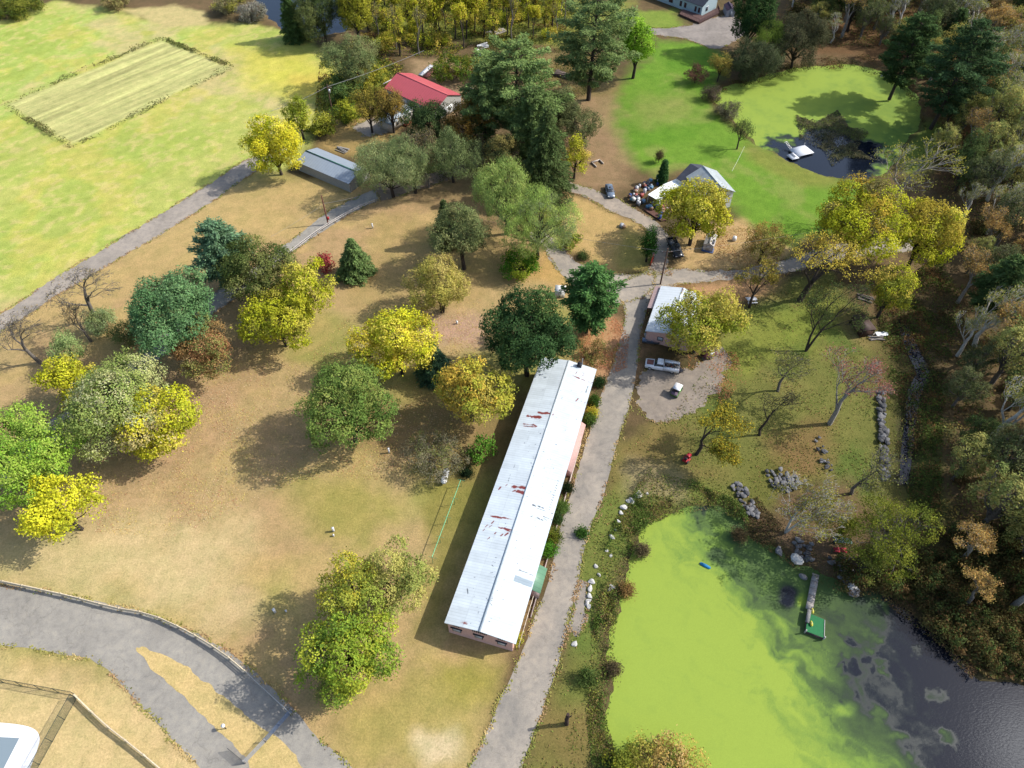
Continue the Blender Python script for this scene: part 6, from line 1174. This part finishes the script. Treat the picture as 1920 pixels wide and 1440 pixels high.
pile([(1518, 822), (1535, 818), (1560, 870), (1560, 895), (1545, 893), (1535, 850)], 22, ['grey', 'grey', 'dark'], (.15, .32), 'stone strewn at the foot of the red-tinged maple', 'stones below the red-tinged maple')
stone((1493, 1050), .95, 'white', 'largest pale boulder on the shore left of the jetty', name='boulder'); stone((1599, 1104), .8, 'white', 'flat white boulder at the tip of the stony shore', name='boulder'); stone((1600, 1112), .75, 'grey', 'grey boulder touching the flat white one at the shore tip', name='boulder'); stone((1507, 1080), .5, 'grey', 'lone stone standing in the water left of the jetty', z=-.4, name='boulder'); stone((1460, 1034), .6, 'grey', 'blue-grey boulder on the shore under the pale bare tree', name='boulder')
wl_ = PP([(1646, 735), (1655, 735), (1660, 800), (1664, 860), (1668, 905), (1650, 905), (1650, 860), (1648, 800)]); t = thing('stone_wall', 'long dry stone wall running down beside the dark stream', 'stone wall', (*wl_.mean(0), 0)); cen_ = wl_.mean(0); base_ = None
for k in range(100):
    while True:
        x, y = rk.uniform(wl_[:, 0].min(), wl_[:, 0].max()), rk.uniform(wl_[:, 1].min(), wl_[:, 1].max())
        if inside(x, y, wl_): break
    o = bpy.data.objects.new('wall_stone', rk.choice(ST[rk.choice(['dark', 'dark', 'grey'])])); COL.objects.link(o); o.parent = t; r = rk.uniform(.28, .55); o.location = (x - cen_[0], y - cen_[1], r * .3 + rk.uniform(0, .4)); o.scale = (r, r * .9, r * .8); o.rotation_euler = (rk.uniform(-.3, .3), rk.uniform(-.3, .3), rk.uniform(0, 6))
# ------------------------------------------------------------------ clutter and timber
rc = random.Random(23)
JUNK = [('plastic_bin', 'blue', C(110, 170, 210)), ('cardboard_box', 'white', (.5, .5, .48)), ('crate', 'dark', (.05, .05, .06)), ('cardboard_box', 'tan', C(190, 150, 110)), ('plastic_bin', 'red', C(190, 70, 56)), ('crate', 'grey', (.25, .26, .28)), ('barrel', 'blue', C(50, 90, 160)), ('barrel', 'white', (.5, .5, .5)), ('crate', 'brown', C(120, 84, 66))]
def junk(x, y, z, kind, s_, label, group):
    nm, cn, col = kind; t = thing(nm, label, {'plastic_bin': 'bin', 'cardboard_box': 'box', 'crate': 'crate', 'barrel': 'barrel'}[nm], (x, y, z), rc.uniform(0, 3), group); m = MB()
    if nm == 'barrel': m.lathe([(.01, .9 * s_), (.3 * s_, .88 * s_), (.33 * s_, .6 * s_), (.33 * s_, .3 * s_), (.3 * s_, 0)], 10, (0, 0, 0), col); m.build('barrel_body', M_PLAIN, t); bx('lid', (0, 0, .91 * s_), (.3 * s_, .3 * s_, .04), np.array(col) * .7, t); return
    m.box((0, 0, .28 * s_), (.8 * s_, .6 * s_, .56 * s_), 0, col, 1.08 if nm == 'plastic_bin' else 1.0); m.build('box_body', M_PLAIN, t)
    if nm == 'crate':
        for k in (-1, 1): bx('slat', (0, k * .31 * s_, .4 * s_), (.84 * s_, .03, .1), np.array(col) * 1.6 + .02, t, M_WOOD)
    else: bx('lid', (0, 0, .58 * s_), (.86 * s_, .66 * s_, .06), np.array(col) * .8 + .05, t)
HEAP = PP([(1176, 372), (1196, 352), (1232, 336), (1252, 334), (1240, 344), (1214, 362), (1208, 386), (1190, 388)]); DECK = PP([(1212, 390), (1226, 380), (1258, 394), (1248, 408)], .3)
for k in range(76):
    on_deck = k >= 52; pl = DECK if on_deck else HEAP
    while True:
        x, y = rc.uniform(pl[:, 0].min(), pl[:, 0].max()), rc.uniform(pl[:, 1].min(), pl[:, 1].max())
        if inside(x, y, pl): break
    kd = rc.choice(JUNK); nn = kd[0].replace('_', ' ')
    if on_deck: junk(x, y, .3, kd, rc.uniform(.7, 1.2), '%s %s standing on the reddish deck of the white house' % (kd[1], nn), '%s %ss on the deck' % (kd[1], nn))
    else: junk(x, y, rc.choice([0, 0, .45]), kd, rc.uniform(.6, 1.2), '%s %s in the clutter heap beside the white canopy' % (kd[1], nn), '%s %ss in the clutter heap' % (kd[1], nn))
for (u, v), kd, s_, lab in (((895, 102), JUNK[7], 1.6, 'white barrel by the junk behind the tall white pine'), ((898, 104), JUNK[6], 1.6, 'blue barrel by the junk behind the tall white pine'), ((1236, 411), JUNK[6], 1.3, 'dark blue barrel at the edge of the house deck'), ((1165, 425), JUNK[5], 1.2, 'grey crate beside the round shrub shadow on the driveway lawn'), ((1169, 427), JUNK[3], 1.0, 'tan box beside the driveway lawn crate'), ((1212, 632), JUNK[5], 1.2, 'grey crate by the corner of the pink garage'), ((1275, 697), JUNK[2], 1.0, 'dark crate behind the white utility pickup'), ((1360, 20), JUNK[1], 1.6, 'white box outside the small grey shed'), ((1366, 24), JUNK[5], 1.5, 'grey crate outside the small grey shed'), ((1373, 26), JUNK[3], 1.5, 'tan box outside the small grey shed'), ((1308, 425), JUNK[5], 1.1, 'grey crate by the foot of the yellow maple'), ((458, 604), JUNK[5], 1.4, 'grey slatted crate under the spreading yellow tree')):
    p = P(u, v); junk(p[0], p[1], 0, kd, s_, lab, None)
def logs(label, px, head, n, L_, r, col, spread=1.0, cat='log pile'):
    t = thing('log_pile', label, cat, P(*px), head); rr = random.Random(n)
    for k in range(n):
        m = MB(); y = rr.uniform(-spread, spread); z = r + rr.choice([0, 0, 1.6]) * r; a = rr.uniform(-.25, .25); l = L_ * rr.uniform(.6, 1); m.tube([(-l / 2, y - a * l / 2, z), (l / 2, y + a * l / 2, z + rr.uniform(0, .2))], r * rr.uniform(.7, 1.1), 7, True, np.array(col) * rr.uniform(.7, 1.2)); m.build('log', M_WOOD, t)
logs('pile of pale cut logs under the tallest open pine', (1055, 142), -.5, 14, 5.5, .28, C(150, 130, 116), 1.3); logs('heap of grey branches behind the thicket near the top', (930, 62), .8, 14, 6, .22, C(200, 190, 178), 1.6); logs('pile of grey planks in the right-hand trees', (1622, 560), -.5, 10, 3.4, .14, C(160, 150, 140), .8); logs('scrap timber beside the long grey shed', (642, 282), -.6, 9, 3.6, .15, C(220, 212, 200), .9); logs('pale fallen trunk pieces beside the red house yard', (887, 172), -.9, 4, 5, .22, C(170, 160, 150), .6); logs('heap of white scrap lengths near the blue barrel', (905, 88), .4, 9, 3.5, .2, (.5, .5, .48), 1.2); logs('scrap timber thrown by the dark stream', (1640, 632), .1, 7, 3, .14, C(180, 170, 160), .8)
t = thing('box_trailer', 'white flat trailer with a reddish deck behind the red-roofed house', 'trailer', P(803, 138), d0((790, 146), (812, 127))); bx('trailer_deck', (0, -.9, .6), (6, 1.6, .2), C(206, 130, 110), t); bx('white_sheet', (0, .6, .8), (6.2, 1.2, .3), (.62, .62, .62), t); wheels(t, (-.5, .4), 1.1, .35); bx('tow_bar', (3.7, -.4, .5), (1.6, .12, .12), (.2, .2, .2), t)
t = thing('white_tarp', 'crumpled white sheet lying near the dark stream', 'tarp', P(1652, 628)); m = MB(); rr = np.random.RandomState(2); gx_, gy_ = np.meshgrid(np.linspace(-1.1, 1.1, 7), np.linspace(-.5, .5, 4)); m.add(np.stack([gx_.ravel(), gy_.ravel(), .25 + rr.rand(28) * .3], 1), [(r * 7 + c, r * 7 + c + 1, r * 7 + c + 8, r * 7 + c + 7) for r in range(3) for c in range(6)], (.6, .62, .62)); m.build('sheet', M_PLAIN, t)
t = thing('garden_bench', 'grey bench by the right-hand bank of the upper pond', 'bench', P(1820, 222), .4); bx('seat', (0, 0, .45), (1.8, .5, .07), (.3, .32, .33), t); bx('backrest', (0, .27, .75), (1.8, .07, .5), (.3, .32, .33), t)
for x in (-.75, .75): bx('leg', (x, 0, .2), (.1, .45, .42), (.2, .2, .2), t)
t = thing('garden_bench', 'pale bench on the far bank of the upper pond', 'bench', P(1658, 146), -.3); bx('seat', (0, 0, .45), (2.2, .5, .07), (.45, .45, .45), t); bx('backrest', (0, .27, .75), (2.2, .07, .5), (.45, .45, .45), t)
for x in (-.9, .9): bx('leg', (x, 0, .2), (.1, .45, .42), (.3, .3, .3), t)
